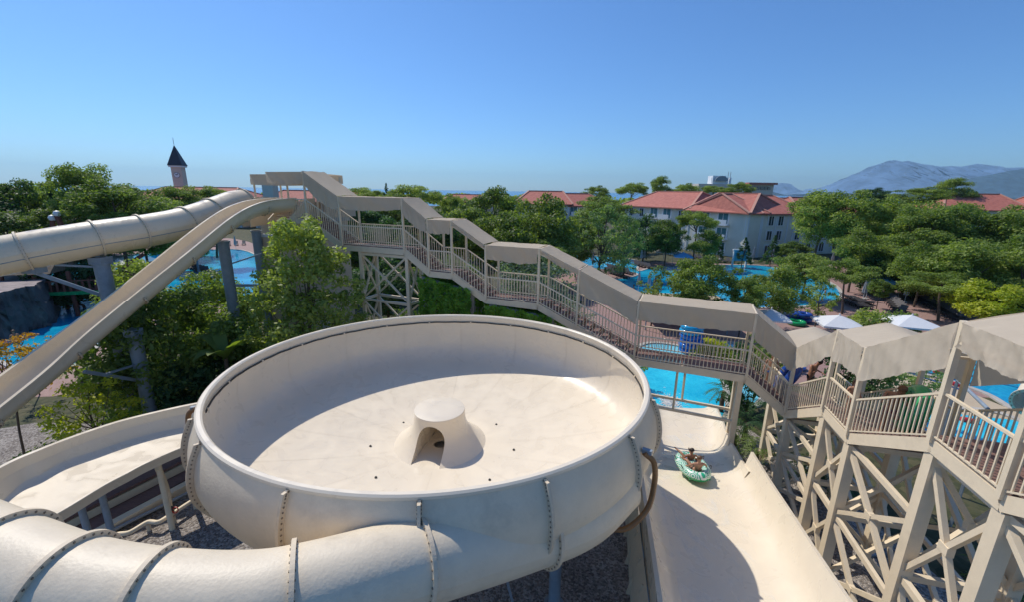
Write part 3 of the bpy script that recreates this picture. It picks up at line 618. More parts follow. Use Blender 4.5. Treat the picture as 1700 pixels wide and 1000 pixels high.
# ------------------------------------------------------------------ far slide tower
tw = empty('slide_tower', (-14, 27, 0), 'tan rendered slide tower with canvas roof where the slides begin', 'tower')
T0 = L1(-17.0); T1 = L1(-12.0)
def tpt(u, d, z): p = T0.lerp(T1, u) + N1 * d; return V((p.x, p.y, z))
def slab(mb, u0, u1, d0, d1, z0, z1): P = [tpt(u0, d0, 0), tpt(u1, d0, 0), tpt(u1, d1, 0), tpt(u0, d1, 0)]; mb.prism([(p.x, p.y) for p in P], z0, z1)
w_ = MB(); slab(w_, 0, 0.98, 1.45, 3.6, -0.1, 9.7); w_.build('wall', m_wall, tw)
w_ = MB(); slab(w_, 0.55, 1.0, -1.0, 1.35, -0.1, 9.0); w_.build('wall', m_wall, tw)
w_ = MB(); slab(w_, -0.02, 1.0, 1.38, 3.7, 9.7, 9.95); w_.build('floor_slab', m_stone, tw)
w_ = MB(); slab(w_, 0.02, 1.0, 1.42, 1.52, 9.95, 10.9); w_.build('parapet', m_wall, tw)
w_ = MB(); slab(w_, 0.99, 1.01, 1.6, 4.2, 9.95, 11.2); w_.build('parapet', m_wall, tw)
w_ = MB(); slab(w_, 0.5, 1.02, -1.05, -0.95, 8.95, 9.12); w_.build('coping', m_white, tw)
for u, d in ((0.02, 1.3), (0.55, 1.3), (0.98, 1.3), (0.02, 3.2), (0.55, 3.2), (0.98, 3.2)): MB().bar(tpt(u, d, 9.9), tpt(u, d, 12.4), 0.11).build('post', m_paint, tw)
rows = []
for k in range(21):
    t = k / 20; row = [tpt(t, 1.15 + 0.03 * noisy(t * 12 + j, 3), 11.85 + 0.62 * j / 5 - 0.05 * math.sin(PI * t) * (1 - j / 5)) for j in range(6)] + [tpt(t, 1.15 + 2.2 * j / 6, 12.47 + 0.04 * math.sin(PI * j / 6)) for j in range(1, 7)] + [tpt(t, 3.36, 12.47 - 0.5 * j / 3) for j in range(1, 4)]; rows.append(row)
MB().grid(rows).build('canopy_panel', m_fab, tw, smooth=60)
for u in (0.10, 0.22, 0.34, 0.62, 0.9):      # dividing walls between the slide entries
    MB().add([tpt(u, -0.6, 9.4), tpt(u, 1.5, 9.6), tpt(u, 1.5, 11.1), tpt(u, 0.9, 11.1), tpt(u, -0.6, 9.9), tpt(u + .014, -0.6, 9.4), tpt(u + .014, 1.5, 9.6), tpt(u + .014, 1.5, 11.1), tpt(u + .014, 0.9, 11.1), tpt(u + .014, -0.6, 9.9)],
        [(0, 1, 2, 3, 4), (9, 8, 7, 6, 5), (0, 5, 6, 1), (1, 6, 7, 2), (2, 7, 8, 3), (3, 8, 9, 4), (4, 9, 5, 0)]).build('entry_divider', m_fib, tw)
# ------------------------------------------------------------------ space bowl
BC = V((-2.18, 11.95, 0)); EX, EY = 6.01 / 5.75, 5.51 / 5.75; ZR = 6.5
bowl = empty('slide_bowl', BC, 'huge round cream slide bowl with a hollow cone in its middle', 'water slide')
inner = [(5.70, ZR), (5.76, 6.25), (5.85, 5.9), (5.90, 5.5), (5.86, 5.1), (5.70, 4.78), (5.40, 4.58), (4.95, 4.46), (4.4, 4.36), (3.6, 4.22), (2.6, 4.08), (1.8, 3.99), (0.2, 3.9)]
outer = [(5.84, 6.44), (5.90, 6.3), (6.02, 6.0), (6.1, 5.6), (6.08, 5.2), (5.9, 4.8), (5.6, 4.45), (5.15, 4.15), (4.5, 3.98), (3.4, 3.84), (1.5, 3.72), (0.2, 3.66)]
def dense(pf, n=5): return [(p.x, p.z) for p in catmull([V((r_, 0, z)) for r_, z in pf], n)]
for k in range(16):
    MB().lathe(dense(inner)[::-1], BC, 10, EX, EY, 2 * PI * k / 16 + .0007, 2 * PI * (k + 1) / 16 - .0007).build('floor_panel', m_bowl, bowl, smooth=80)
MB().lathe([(r_ + .02, z - .03) for r_, z in dense(inner)[::-1]], BC, 96, EX, EY).build('under_skin', m_out, bowl, smooth=80)
# outer shell in panels between the flanges
def rang(x, y): p = G(x, y, ZR); return math.degrees(math.atan2((p.y - BC.y) / EY, (p.x - BC.x) / EX))
angs = sorted([rang(327, 690) % 360 - 360, rang(343, 728), rang(487, 801), rang(697, 820), rang(905, 792), rang(1038, 718), rang(1078, 660)]) + [16, 42, 68, 95, 122, 150]
angs[0] = -185.0 if angs[0] < -200 else angs[0]
def rim(a, r_=5.8, z=ZR): a = R(a); return V((BC.x + r_ * EX * math.cos(a), BC.y + r_ * EY * math.sin(a), z))
do = dense(outer, 4)
for i, a in enumerate(angs):
    b = angs[(i + 1) % len(angs)]; b = b if b > a else b + 360
    MB().lathe(do, BC, 14, EX, EY, R(a), R(b)).build('shell_panel', m_out, bowl, smooth=80)
    # flange with its bolts
    n = V((math.cos(R(a)), math.sin(R(a)), 0)); t = V((-n.y, n.x, 0)); fl = MB(); rows = []
    pr = do[:29]
    for j, (r_, z) in enumerate(pr):
        q = pr[min(j + 1, len(pr) - 1)]; p_ = pr[max(j - 1, 0)]; d = V((q[0] - p_[0], 0, q[1] - p_[1])).normalized(); nx, nz = -d.z, d.x
        if nx < 0 and j < 20: nx, nz = -nx, -nz
        if nz > 0 and j >= 20: nx, nz = -nx, -nz
        e = 0.13 if j > 1 else 0.05; P0 = BC + V((r_ * EX * n.x, r_ * EY * n.y, z)); Q0 = P0 + n * (nx * e) + V((0, 0, nz * e)); rows.append([P0 - t * 0.03, Q0 - t * 0.03, Q0 + t * 0.03, P0 + t * 0.03])
    fl.grid(rows).build('flange', m_flange, bowl); bt = MB()
    for j in range(1, len(rows) - 1):
        for sg in (0, 2):
            c = (rows[j][0 if sg == 0 else 3] + rows[j][1 if sg == 0 else 2]) / 2; bt.bar(c, c + t * (-0.015 if sg == 0 else 0.015), 0.026)
    bt.build('bolt_row', m_bolt, bowl, kind='stuff')
# rim lip
MB().lathe([(5.70, ZR - 0.03), (5.70, ZR), (5.74, ZR + 0.035), (5.82, ZR + 0.035), (5.86, ZR), (5.86, ZR - 0.06), (5.80, ZR - 0.08)], BC, 160, EX, EY).build('rim', m_bowl, bowl, smooth=True)
# dark cable strip under the rim on the far side
rows = []
for k in range(121):
    a = R(-20 + 225 * k / 120); c, s_ = math.cos(a), math.sin(a); w = 0.006 * math.sin(k * 1.7) + 0.004 * math.sin(k * .6)
    rows.append([V((BC.x + r_ * EX * c, BC.y + r_ * EY * s_, z + w)) for r_, z in ((5.735, 6.20), (5.70, 6.20), (5.70, 6.24), (5.735, 6.24))])
MB().grid(rows).build('cable_strip', m_black, bowl)
for k in range(14):
    a = R(-15 + 225 * k / 13.4); p = BC + V((5.70 * EX * math.cos(a), 5.70 * EY * math.sin(a), 6.22)); MB().box(p, (0.03, 0.06, 0.07), a).build('clip', m_flange, bowl)
# cone
CCx, CCy = -2.2, 12.05; ZT, ZB = 5.08, 3.90; phi0 = R(-100)      # opening faces the camera, a little to the left
def coner(z):
    t = (z - ZB) / (ZT - ZB); return 0.78 + 0.75 * (1 - t) ** 2.8
cone = empty('cone', (CCx, CCy, ZB)); cone.parent = bowl; cone.location = V((CCx, CCy, ZB)) - BC
def solid(mb):
    me = mb.mesh('cone_wall', m_bowl, 70); o = place('cone_wall', me); return o
pf = [(0.001, -0.12)] + [(coner(ZB) + .02, -0.12)] + [(coner(ZB + (ZT - ZB) * k / 30), (ZT - ZB) * k / 30) for k in range(31)] + [(0.775, ZT - ZB + .012), (0.75, ZT - ZB + 0.02), (0.4, ZT - ZB + .03), (0.001, ZT - ZB + 0.032)]
body = solid(MB().lathe(pf, (0, 0, 0), 96)); back = V((-math.cos(phi0), -math.sin(phi0), 0)); rt = V((-back.y, back.x, 0)); cutm = MB(); rows = []
for t, wv, hv in ((-2.2, .43, 1.03), (-.35, .43, 1.03), (-0.1, .36, .86), (0.0, .33, .78), (.62, .31, .74)):
    rows.append([back * t + rt * (wv * x + .05 * (t > -.2)) + V((0, 0, z)) for x, z in [(-1, -.3)] + [(-math.cos(PI * k / 20), hv * (.45 + .55 * math.sin(PI * k / 20)) - .02 if True else 0) for k in range(21)] + [(1, -.3)]])
rows = [r0 + [r0[0]] for r0 in rows]; cutm.grid(rows); cutm.add(rows[0][:-1], [tuple(range(len(rows[0]) - 1))]).add(rows[-1][:-1], [tuple(range(len(rows[0]) - 1))[::-1]])
bmm = bmesh.new(); bmm.from_mesh(cutm.mesh('cutter', m_bowl)); bmesh.ops.remove_doubles(bmm, verts=bmm.verts, dist=1e-4); bmesh.ops.recalc_face_normals(bmm, faces=bmm.faces); cme = bpy.data.meshes.new('cutter'); bmm.to_mesh(cme); bmm.free(); cut_o = place('cutter', cme)
bmm = bmesh.new(); bmm.from_mesh(body.data); bmesh.ops.remove_doubles(bmm, verts=bmm.verts, dist=1e-4); bmesh.ops.recalc_face_normals(bmm, faces=bmm.faces); bmm.to_mesh(body.data); bmm.free()
md = body.modifiers.new('cut', 'BOOLEAN'); md.operation = 'DIFFERENCE'; md.object = cut_o; md.solver = 'EXACT'
dg = bpy.context.evaluated_depsgraph_get(); newme = bpy.data.meshes.new_from_object(body.evaluated_get(dg)); body.modifiers.clear(); body.data = newme; bpy.data.objects.remove(cut_o)
newme.polygons.foreach_set('use_smooth', [True] * len(newme.polygons)); newme.set_sharp_from_angle(angle=R(35)); body.parent = cone
for x, y in ((624, 794), (670, 703), (824, 706), (853, 748), (813, 798), (615, 742)):
    r_ = G(x, y, 4.1); d = math.hypot((r_.x - BC.x) / EX, (r_.y - BC.y) / EY); z = np.interp(d, [0.2, 1.8, 2.6, 3.6, 4.4, 4.9], [3.9, 3.99, 4.08, 4.22, 4.37, 4.52]); p = G(x, y, z)
    MB().lathe([(0.0, 0.02), (0.034, 0.02), (0.04, 0)], (p.x, p.y, z + 0.004), 10).lathe([(0.012, 0.04), (0.018, 0.02)], (p.x, p.y, z + 0.004), 8, capb=True).build('water_jet', m_black, bowl)
# overflow hoses on either side
def hose(pts, par, r_=0.065): MB().tube(catmull(pts, 6), r_, 10).build('overflow_hose', m_brownpipe, par, smooth=True)
hose([rim(-35, 6.12, 5.95), rim(-34, 6.32, 5.7), rim(-33.5, 6.36, 5.1), rim(-35, 6.3, 4.5), rim(-38, 6.0, 4.05), rim(-40, 5.6, 3.95)], bowl)
hose([rim(-163, 6.1, 6.0), rim(-163.5, 6.34, 5.8), rim(-162, 6.34, 5.2), rim(-159, 6.25, 4.6), rim(-156, 5.95, 4.2)], bowl)
for a in (-34.5, -163.5): p = rim(a, 6.16, 5.98); MB().box(p, (0.22, 0.1, 0.1), R(a)).build('hose_bracket', m_galv, bowl)
for x, y in ((1.35, 9.9), (-6.2, 11.5), (-2.2, 15.5), (2.3, 13.5), (-5.0, 8.7)):
    d = math.hypot((x - BC.x) / EX, (y - BC.y) / EY); zz = float(np.interp(d, [0.2, 3.4, 4.5, 5.15, 5.6], [3.66, 3.84, 3.98, 4.15, 4.45]))
    MB().tube([(x, y, -0.1), (x, y, zz)], 0.17, 16, caps=False).lathe([(0.3, 0), (0.3, 0.05), (0.17, 0.05)], (x, y, 0), 16).build('column', m_galv, bowl, smooth=True)
    if (x, y) == (1.35, 9.9):
        MB().bar((x, y, 3.2), (x - 1.5, y - 0.6, 3.75), 0.1).build('arm', m_galv, bowl); MB().bar((x - .9, y - 1.4, 0.2), (x - 1.9, y - .2, 3.5), 0.05).build('tie_rod', m_galv, bowl)
for a in range(0, 360, 45):
    MB().bar(rim(a, 1.2, 3.55), rim(a, 5.3, 3.92), 0.1, 0.14).build('under_beam', m_galv, bowl)
# ------------------------------------------------------------------ enclosed tube slides
def tube_slide(name, label, P, r_, flanges, m, mf, n=28, seam=None, fr=0.1, taper=None):
    pts = catmull(P, 12); L = [0]
    for i in range(1, len(pts)): L.append(L[-1] + (pts[i] - pts[i - 1]).length)
    root = empty(name, (pts[0].x, pts[0].y, 0), label, 'water slide'); fr_ = frames(pts)
    def at(s_):
        j = min(range(len(L)), key=lambda k: abs(L[k] - s_)); return fr_[j], j
    flanges = [L[int(-f * 12)] if f < 0 else f for f in flanges]; cuts = [0] + flanges + [L[-1]]
    for a, b in zip(cuts, cuts[1:]):
        ja, jb = at(a)[1], at(b)[1]
        if jb - ja < 1: continue
        rows = []
        for p, t, s_, u in fr_[ja:jb + 1]: rows.append([p + (s_ * math.cos(k / n * 2 * PI) + u * math.sin(k / n * 2 * PI)) * r_ for k in range(n + 1)])
        MB().grid([r0[::-1] for r0 in rows]).build('tube_section', m, root, smooth=60)
    for f in flanges:
        (p, t, s_, u), j = at(f); rows = []
        for k in range(n * 2 + 1):
            a = k / (n * 2) * 2 * PI; d = s_ * math.cos(a) + u * math.sin(a); rows.append([p + d * (r_ - .01) - t * 0.035, p + d * (r_ + fr) - t * 0.035, p + d * (r_ + fr) + t * 0.035, p + d * (r_ - .01) + t * 0.035])
        MB().grid(rows).build('flange', mf, root); bt = MB()
        for k in range(36):
            a = k / 36 * 2 * PI; d = s_ * math.cos(a) + u * math.sin(a)
            for sg in (-1, 1): c = p + d * (r_ + fr * 0.5) + t * (0.035 * sg); bt.bar(c, c + t * 0.015 * sg, 0.026)
        bt.build('bolt_row', m_bolt, root, kind='stuff')
    if seam:
        for sg in seam:
            rows = []
            for p, t, s_, u in fr_: c = p + s_ * (r_ * math.cos(sg)) + u * (r_ * math.sin(sg)); o = (c - p).normalized(); q = o.cross(t); rows.append([c - q * .012, c + o * 0.02 - q * .012, c + o * 0.02 + q * .012, c + q * .012])
            MB().grid(rows).build('seam', m_galv, root)
    return root, fr_, L
# tube feeding the bowl, sweeping across the foreground
TP = [G(-420, 760, 6.6), G(-260, 830, 6.4), G(-120, 890, 6.25), G(0, 940, 6.08), G(115, 982, 5.95), G(255, 1004, 5.8), G(400, 1006, 5.68), G(510, 986, 5.6), G(695, 932, 5.38), G(860, 888, 4.95), G(960, 852, 4.85), G(1020, 800, 5.0)]
ft, FF, FL_ = tube_slide('tube_slide', 'big white enclosed tube sweeping across the foreground into the bowl', [V(p) for p in TP], 0.72, [-1.0, -2.0, -3.0, -4.0, -5.0, -6.9, -8.0, -9.35], m_out, m_flange, 36, seam=None, fr=0.085)
# upper left enclosed tube
UP = [GY(-330, 500, 13.6), GY(-150, 458, 15.6), GY(0, 425, 17.3), GY(150, 397, 19.4), GY(240, 383, 21.2), GY(300, 371, 22.6), GY(345, 356, 24.2), GY(385, 340, 26.0), GY(408, 336, 27.0)]
ut, UF, UL = tube_slide('tube_slide', 'grey and cream enclosed tube running from the slide tower out of the left edge', [V(p) for p in UP], 0.78, [-1.3, -2.32, -3.1, -3.92, -5.2, -6.2, -7.9], m_fib, m_flange, 32, seam=[PI * 0.09 * -1], fr=0.07)
def colm(root, x, y, z, r_=0.2, name='column'):
    MB().tube([(x, y, -0.1), (x, y, z)], r_, 16).build(name, m_galv, root, smooth=True); MB().lathe([(r_ + .14, 0), (r_ + .14, 0.06), (r_, 0.06)], (x, y, 0), 16).build('base_plate', m_galv, root)
    MB().lathe([(r_ + 0.05, z - 0.06), (r_ + .05, z), (0.001, z)], (x, y, 0), 16, capb=True).build('cap_plate', m_galv, root)
cp = GY(168, 436, 19.4); colm(ut, cp.x, cp.y, cp.z, 0.3)
ar = GY(58, 452, 17.9); MB().bar((cp.x - .15, cp.y, cp.z - 1.6), ar, 0.15).build('arm', m_galv, ut); MB().bar((cp.x - .1, cp.y, cp.z - .2), ar.lerp(cp, 0.3) + V((0, 0, .2)), 0.08).build('tie_rod', m_galv, ut)
MB().box(ar + V((0, 0, 0.12)), (0.6, 0.5, 0.26)).build('saddle', m_galv, ut); MB().box((cp.x, cp.y, cp.z + .12), (0.6, 0.6, 0.3)).build('saddle', m_galv, ut)
q = GY(372, 412, 22.6); colm(ut, q.x, q.y, q.z + .4, 0.27); q2 = GY(440, 462, 23.4)
MB().bar((q.x, q.y, q.z - 2), q2 + V((0, 0, -.4)), 0.13).build('tie_rod', m_galv, ut); MB().bar((q.x, q.y, q.z - .9), q2 + V((0, 0, 1.4)), 0.07).build('tie_rod', m_galv, ut)
# ------------------------------------------------------------------ open body chute
def chute(name, label, P, prof, joints, m, mf, cat='water slide'):
    pts = catmull(P, 12)
    for _ in range(60): pts = [pts[0]] + [(pts[i - 1] + pts[i] * 2 + pts[i + 1]) / 4 for i in range(1, len(pts) - 1)] + [pts[-1]]
    fr_ = frames(pts); L = [0]
    for i in range(1, len(pts)): L.append(L[-1] + (pts[i] - pts[i - 1]).length)
    root = empty(name, (pts[0].x, pts[0].y, 0), label, cat); cuts = [0] + joints + [L[-1]]
    for a, b in zip(cuts, cuts[1:]):
        ja = min(range(len(L)), key=lambda k: abs(L[k] - a)); jb = min(range(len(L)), key=lambda k: abs(L[k] - b))
        if jb <= ja: continue
        MB().grid([[p + s_ * x + u * z for x, z in prof] for p, t, s_, u in fr_[ja:jb + 1]]).build('chute_section', m, root, smooth=35)
    for f in joints:
        j = min(range(len(L)), key=lambda k: abs(L[k] - f)); p, t, s_, u = fr_[j]; und = [(x, z) for x, z in prof if True]; k0 = len(prof) // 2; o = prof[k0:]
        rows = [[p + s_ * x * 1.0 + u * z - t * 0.03, p + s_ * x * 1.1 + u * (z - 0.05) - t * 0.03, p + s_ * x * 1.1 + u * (z - 0.05) + t * 0.03, p + s_ * x + u * z + t * 0.03] for x, z in o if z < 0.48]
        MB().grid(rows).build('flange', mf, root); bt = MB()
        for r0 in rows[1::2]: c = (r0[2] + r0[3]) / 2; bt.bar(c, c + t * 0.03, 0.035); c = (r0[0] + r0[1]) / 2; bt.bar(c, c - t * 0.03, 0.035)
        bt.build('bolt_row', m_bolt, root, kind='stuff')
    return root, fr_, L
def uprof(w, h, th=0.06, lip=0.07, n=18):
    a = [(-w, h)] + [(-w * math.cos(PI * k / n) * 1.0, 0.62 * h - (0.62 * h) * math.sin(PI * k / n)) for k in range(n + 1)] + [(w, h)]
    w2 = w + th; b = [(w2 + lip, h), (w2 + lip, h - 0.05), (w2, h - 0.06)] + [(w2 * math.cos(PI * k / n), 0.6 * h - (0.6 * h + th) * math.sin(PI * k / n)) for k in range(n + 1)] + [(-w2, h - 0.06), (-w2 - lip, h - 0.05), (-w2 - lip, h), (-w, h)]
    return a + b
CP = [GY(-190, 860, 10.2), GY(-100, 775, 11.6), GY(20, 678, 13.6), GY(100, 612, 15.3), GY(165, 560, 16.6), GY(235, 502, 18.1), GY(300, 448, 19.7), GY(350, 405, 21.2), GY(388, 375, 22.4), GY(418, 359, 23.4), GY(448, 352, 24.4), GY(482, 350, 25.4)]
ct, CF, CL = chute('body_slide', 'cream open chute dropping steeply from the slide tower to the left edge', [V(p) for p in CP], uprof(0.66, 0.74), [3.0, 6.2, 9.2, 11.8, 14.2, 16.6, 19.0], m_fib, m_flange)
q = GY(222, 556, 18.2); colm(ct, q.x, q.y, q.z, 0.27); MB().box(q + V((0, 0, .1)), (0.5, 0.5, 0.3)).build('saddle', m_galv, ct)
q1 = GY(140, 618, 16.0); MB().bar((q.x, q.y, q.z - 2.3), q1, 0.14).build('arm', m_galv, ct); MB().bar((q.x, q.y, q.z - 1.4), q1.lerp(V((q.x, q.y, q.z - 2.3)), .3), 0.08).build('tie_rod', m_galv, ct)
q = GY(425, 382, 24.6); colm(ct, q.x, q.y, q.z, 0.25)
# wide trough curving behind the bowl
def xsec(l, r_, rows_): pass
tr = empty('trough_slide', (-11.5, 12, 0), 'wide flat cream trough curving out from behind the left side of the bowl', 'water slide')
OUT = [G(-40, 800, 4.2), G(20, 768, 3.95), G(60, 751, 3.9), G(100, 735, 3.8), G(150, 717, 3.75), G(200, 701, 3.7), G(260, 686, 3.65), G(325, 672, 3.6), G(400, 660, 3.5)]
INN = [G(30, 893, 3.4), G(70, 864, 3.35), G(96, 850, 3.3), G(122, 835, 3.25), G(175, 803, 3.17), G(210, 785, 3.12), G(245, 767, 3.08), G(310, 739, 3.0), G(380, 716, 2.95)]
OUT = catmull(OUT, 5); INN = catmull(INN, 5); rows = []
for o, i_ in zip(OUT, INN):
    h = i_ - o; h.z = 0; w = h.length; e = h / w; fl = i_.z - 0.16; row = [o - e * 0.14 + V((0, 0, -.05)), o - e * 0.14, o]
    for k in range(1, 9): u = k / 8; row.append(V((o.x, o.y, 0)) + e * (w * 0.14 * u ** 2.2) + V((0, 0, o.z + (fl - o.z) * (1 - (1 - u) ** 1.7))))
    for k in range(1, 9): u = 0.14 + 0.76 * k / 8; row.append(V((o.x, o.y, fl - 0.03 * math.sin(PI * (u - .14) / .76))) + e * w * u)
    row += [V((o.x, o.y, fl + 0.04)) + e * w * 0.95, V((i_.x, i_.y, i_.z)), i_ + e * 0.09, i_ + e * 0.09 + V((0, 0, -.06)), i_ + e * 0.02 + V((0, 0, -0.07)), i_ - e * 0.05 + V((0, 0, -0.36)), i_ - e * 0.3 + V((0, 0, -0.42)), V((o.x, o.y, fl - 0.15)) + e * 0.3, V((o.x, o.y, o.z - 0.1)) - e * 0.08]
    rows.append(row)
cut = [0, 8, 20, 32, len(rows) - 1]
for a, b in zip(cut, cut[1:]): MB().grid(rows[a:b + 1]).build('trough_section', m_bowl, tr, smooth=35)
for p, q in (((350, 562), 0),): pass
for x, y, z in ((128, 850, 3.0), (165, 838, 3.0), (262, 800, 2.85), (305, 770, 2.85)):
    p = G(x, y - 30, z - 0.2); MB().tube([(p.x, p.y, -.1), (p.x, p.y, z - 0.02)], 0.09, 12).build('column', m_galv if x < 200 else m_paint, tr, smooth=True)
bx = G(262, 800, 2.85); MB().bar(G(255, 770, 2.7), G(235, 758, 2.7), 0.1).build('arm', m_paint, tr)
# channels and pipes on the gravel behind the trough
m_dbrown = mat('wet_brown_board', (0.06, 0.045, 0.035), 0.8, 0.3, 4)
def low_beam(name, label, a, b, w, h, m, cat):
    return MB().bar(a, b, w, h).own(name, m, label, cat)
low_beam('drain_channel', 'long cream channel lying on the gravel nearest the trough', G(95, 880, .35), G(335, 760, .35), 0.22, 0.3, m_paint, 'channel')
low_beam('drain_channel', 'long cream channel lying on the gravel between brown boards', G(130, 905, .25), G(335, 795, .25), 0.3, 0.3, m_paint, 'channel')
low_beam('drain_board', 'dark brown board lying between the two long channels', G(118, 892, .12), G(335, 776, .12), 0.7, 0.1, m_wood, 'board')
low_beam('drain_board', 'dark brown board leaning under the trough', G(70, 872, .6), G(335, 742, .6), 0.9, 0.1, m_wood, 'board')
MB().tube(catmull([G(150, 915, .25), G(190, 890, .3), G(215, 885, .3), G(245, 868, .35), G(262, 868, .35), G(280, 858, .35), G(335, 822, .35)], 6), 0.075, 12).own('water_pipe', m_paint, 'cream water pipe with a kink lying lowest on the gravel', 'pipe', smooth=True)
MB().tube(catmull([G(140, 905, .25), G(335, 808, .25)], 6), 0.06, 12).own('water_pipe', m_galv, 'straight grey water pipe beside the kinked cream one', 'pipe', smooth=True)
vp = empty('valve_pipe', G(283, 855, 0), 'upright cream pipe with black collar and red valve handle', 'pipe')
MB().tube(catmull([G(283, 852, .3), G(277, 815, 1.2), G(268, 790, 2.0), G(262, 778, 2.5)], 5), 0.09, 12).build('pipe', m_paint, vp, smooth=True)
MB().tube([G(283, 853, .35), G(281, 846, .55)], 0.13, 12).build('collar', m_black, vp); MB().torus(G(291, 848, .5), 0.1, 0.02, 16, 6, Matrix.Rotation(1.2, 3, 'X')).build('valve_handle', mat('red_paint', (0.5, 0.03, 0.02), 0.4), vp)
for x, y in ((248, 882), (290, 870), (328, 845)): MB().tube([G(x, y, -.02), G(x, y, -.02) + V((0, 0, 0.28))], 0.07, 10).own('pipe_stub', m_flange, {248: 'short tan pipe stub standing left of the valve pipe', 290: 'short tan pipe stub standing right beside the valve pipe', 328: 'short tan pipe stub close under the bowl edge'}[x], 'pipe stub')
# ------------------------------------------------------------------ right hand wide slide
rs = empty('raft_slide', (7, 12, 0), 'wide white family raft slide running down past the bowl into the splash pool', 'water slide')
# stations: left edge pixel/z, right edge pixel/z, bed depth below the edges
STN = [((1114, 1100), 4.3, (1480, 1100), 4.5, 1.05, .95), ((1100, 1000), 3.75, (1408, 1000), 3.95, 1.05, .95), ((1088, 920), 3.3, (1354, 920), 3.5, 1.05, .95), ((1078, 860), 2.95, (1313, 856), 3.05, 1.0, .95), ((1069, 800), 2.6, (1273, 795), 2.75, 0.95, .9), ((1062, 768), 2.4, (1247, 752), 2.5, 0.85, .85)]
def station(l, r_, dl, dr, n=30):
    e = r_ - l; e.z = 0; w = e.length; e /= w; bed = (l.z - dl + r_.z - dr) / 2; row = [l - e * 0.08 + V((0, 0, -1.0)), l - e * 0.1 + V((0, 0, -0.06)), l - e * 0.10]
    for k in range(n + 1):
        u = k / n; s_ = abs(2 * u - 1); top = l.z if u < 0.5 else r_.z; z = bed + (top - bed) * (s_ ** 7 * 0.72 + s_ ** 30 * 0.28) + 0.03 * s_ ** 2; row.append(V((l.x, l.y, z)) + e * w * u)
    row += [r_ + e * 0.10, r_ + e * 0.10 + V((0, 0, -0.07)), r_ + e * 0.06 + V((0, 0, -1.1))]
    return row
rows = [station(G(*a, za), G(*b, zb), dl, dr) for a, za, b, zb, dl, dr in STN]
def densify(rows, n=6):
    cols = list(zip(*rows)); cc = [catmull([V(p) for p in c], n) for c in cols]; return [list(r_) for r_ in zip(*cc)]
big = densify(rows)
for a, b in ((0, 13), (13, len(big) - 1)): MB().grid(big[a:b + 1]).build('slide_section', m_bowl, rs, smooth=35)
STN2 = [((1056, 790), 2.16, (1243, 785), 2.12, 0.55, .55), ((1062, 770), 2.06, (1231, 768), 1.95, 0.60, .60), ((1068, 755), 1.9, (1221, 750), 1.8, 0.66, .66), ((1076, 735), 1.65, (1211, 733), 1.6, 0.75, .75), ((1082, 718), 1.45, (1203, 715), 1.4, 0.95, .9), ((1085, 706), 1.1, (1198, 697), 1.1, .7, .65)]
sm = densify([station(G(*a, za), G(*b, zb), dl, dr) for a, za, b, zb, dl, dr in STN2], 5); MB().grid(sm).build('slide_section', m_bowl, rs, smooth=35)
# run-out lip into the pool
STN3 = [((1082, 716), 1.25, (1202, 713), 1.22, .82, .80), ((1085, 703), 1.05, (1197, 698), 1.0, .66, .64), ((1087, 690), .75, (1192, 686), .85, .42, .5), ((1090, 680), .45, (1187, 676), .62, .28, .42), ((1092, 672), .1, (1180, 672), .3, .12, .3)]
so = densify([station(G(*a, za), G(*b, zb), dl, dr) for a, za, b, zb, dl, dr in STN3], 5); MB().grid(so).build('run_out', m_bowl, rs, smooth=35)
def strip(row, name, m=m_flange, w=0.09):
    rr_ = [[p + V((0, 0, 0.012)), p + V((0, 0, 0.055)), p + V((0.02, -w, 0.055)), p + V((0.02, -w, 0.012))] for p in row[2:-2]]; MB().grid(rr_).build(name, m, rs)
sk = MB()                                        # ribbed apron on the bowl side
L_ = [r_[0] for r_ in big]; rr_ = [[p + V((-.06, 0, 0.15)), p + V((-.28, 0, -.35)), p + V((-.3, 0, -1.2))] for p in L_]; sk.grid(rr_).build('side_apron', m_out, rs, smooth=40)
for k in range(0, len(L_), 4): p = L_[k]; MB().bar(p + V((-.1, 0, .05)), p + V((-.36, 0, -1.15)), 0.05, 0.12).build('apron_rib', m_flange, rs)
for k in (2, 9, 16, 22):
    for side in (0, -1): p = big[k][side]; MB().bar(V((p.x + (0.15 if side == 0 else -.25), p.y, -0.1)), V((p.x + (0.15 if side == 0 else -.25), p.y, p.z + 0.1)), 0.15).build('leg', m_galv, rs)

def filmmat():
    m, n, b, tc = nodes_of('running_water', 0.06); b.inputs['Base Color'].default_value = (.85, .9, .92, 1); b.inputs['IOR'].default_value = 1.33; mp = n.nodes.new('ShaderNodeMapping'); mp.inputs['Scale'].default_value = (1.6, .45, 1); mp.inputs['Rotation'].default_value = (0, 0, .35); n.links.new(tc.outputs['Object'], mp.inputs[0])
    a = n.nodes.new('ShaderNodeTexNoise'); a.inputs['Scale'].default_value = 0.9; a.inputs['Detail'].default_value = 4; a.inputs['Distortion'].default_value = 2.2; n.links.new(mp.outputs[0], a.inputs['Vector'])
    r_ = n.nodes.new('ShaderNodeMapRange'); r_.inputs[1].default_value = .5; r_.inputs[2].default_value = .72; r_.inputs[3].default_value = .02; r_.inputs[4].default_value = .28; n.links.new(a.outputs[0], r_.inputs[0]); n.links.new(r_.outputs[0], b.inputs['Alpha'])
    bp = n.nodes.new('ShaderNodeBump'); bp.inputs['Strength'].default_value = .12; bp.inputs['Distance'].default_value = .05; n.links.new(a.outputs[0], bp.inputs['Height']); n.links.new(bp.outputs[0], b.inputs['Normal']); return m
m_film = filmmat()
MB().grid([[p + V((0, 0, .012)) for p in r_[8:27]] for r_ in big]).build('water_film', m_film, rs, smooth=60)
MB().grid([[p + V((0, 0, .012)) for p in r_[8:28]] for r_ in sm]).build('water_film', m_film, rs, smooth=60)
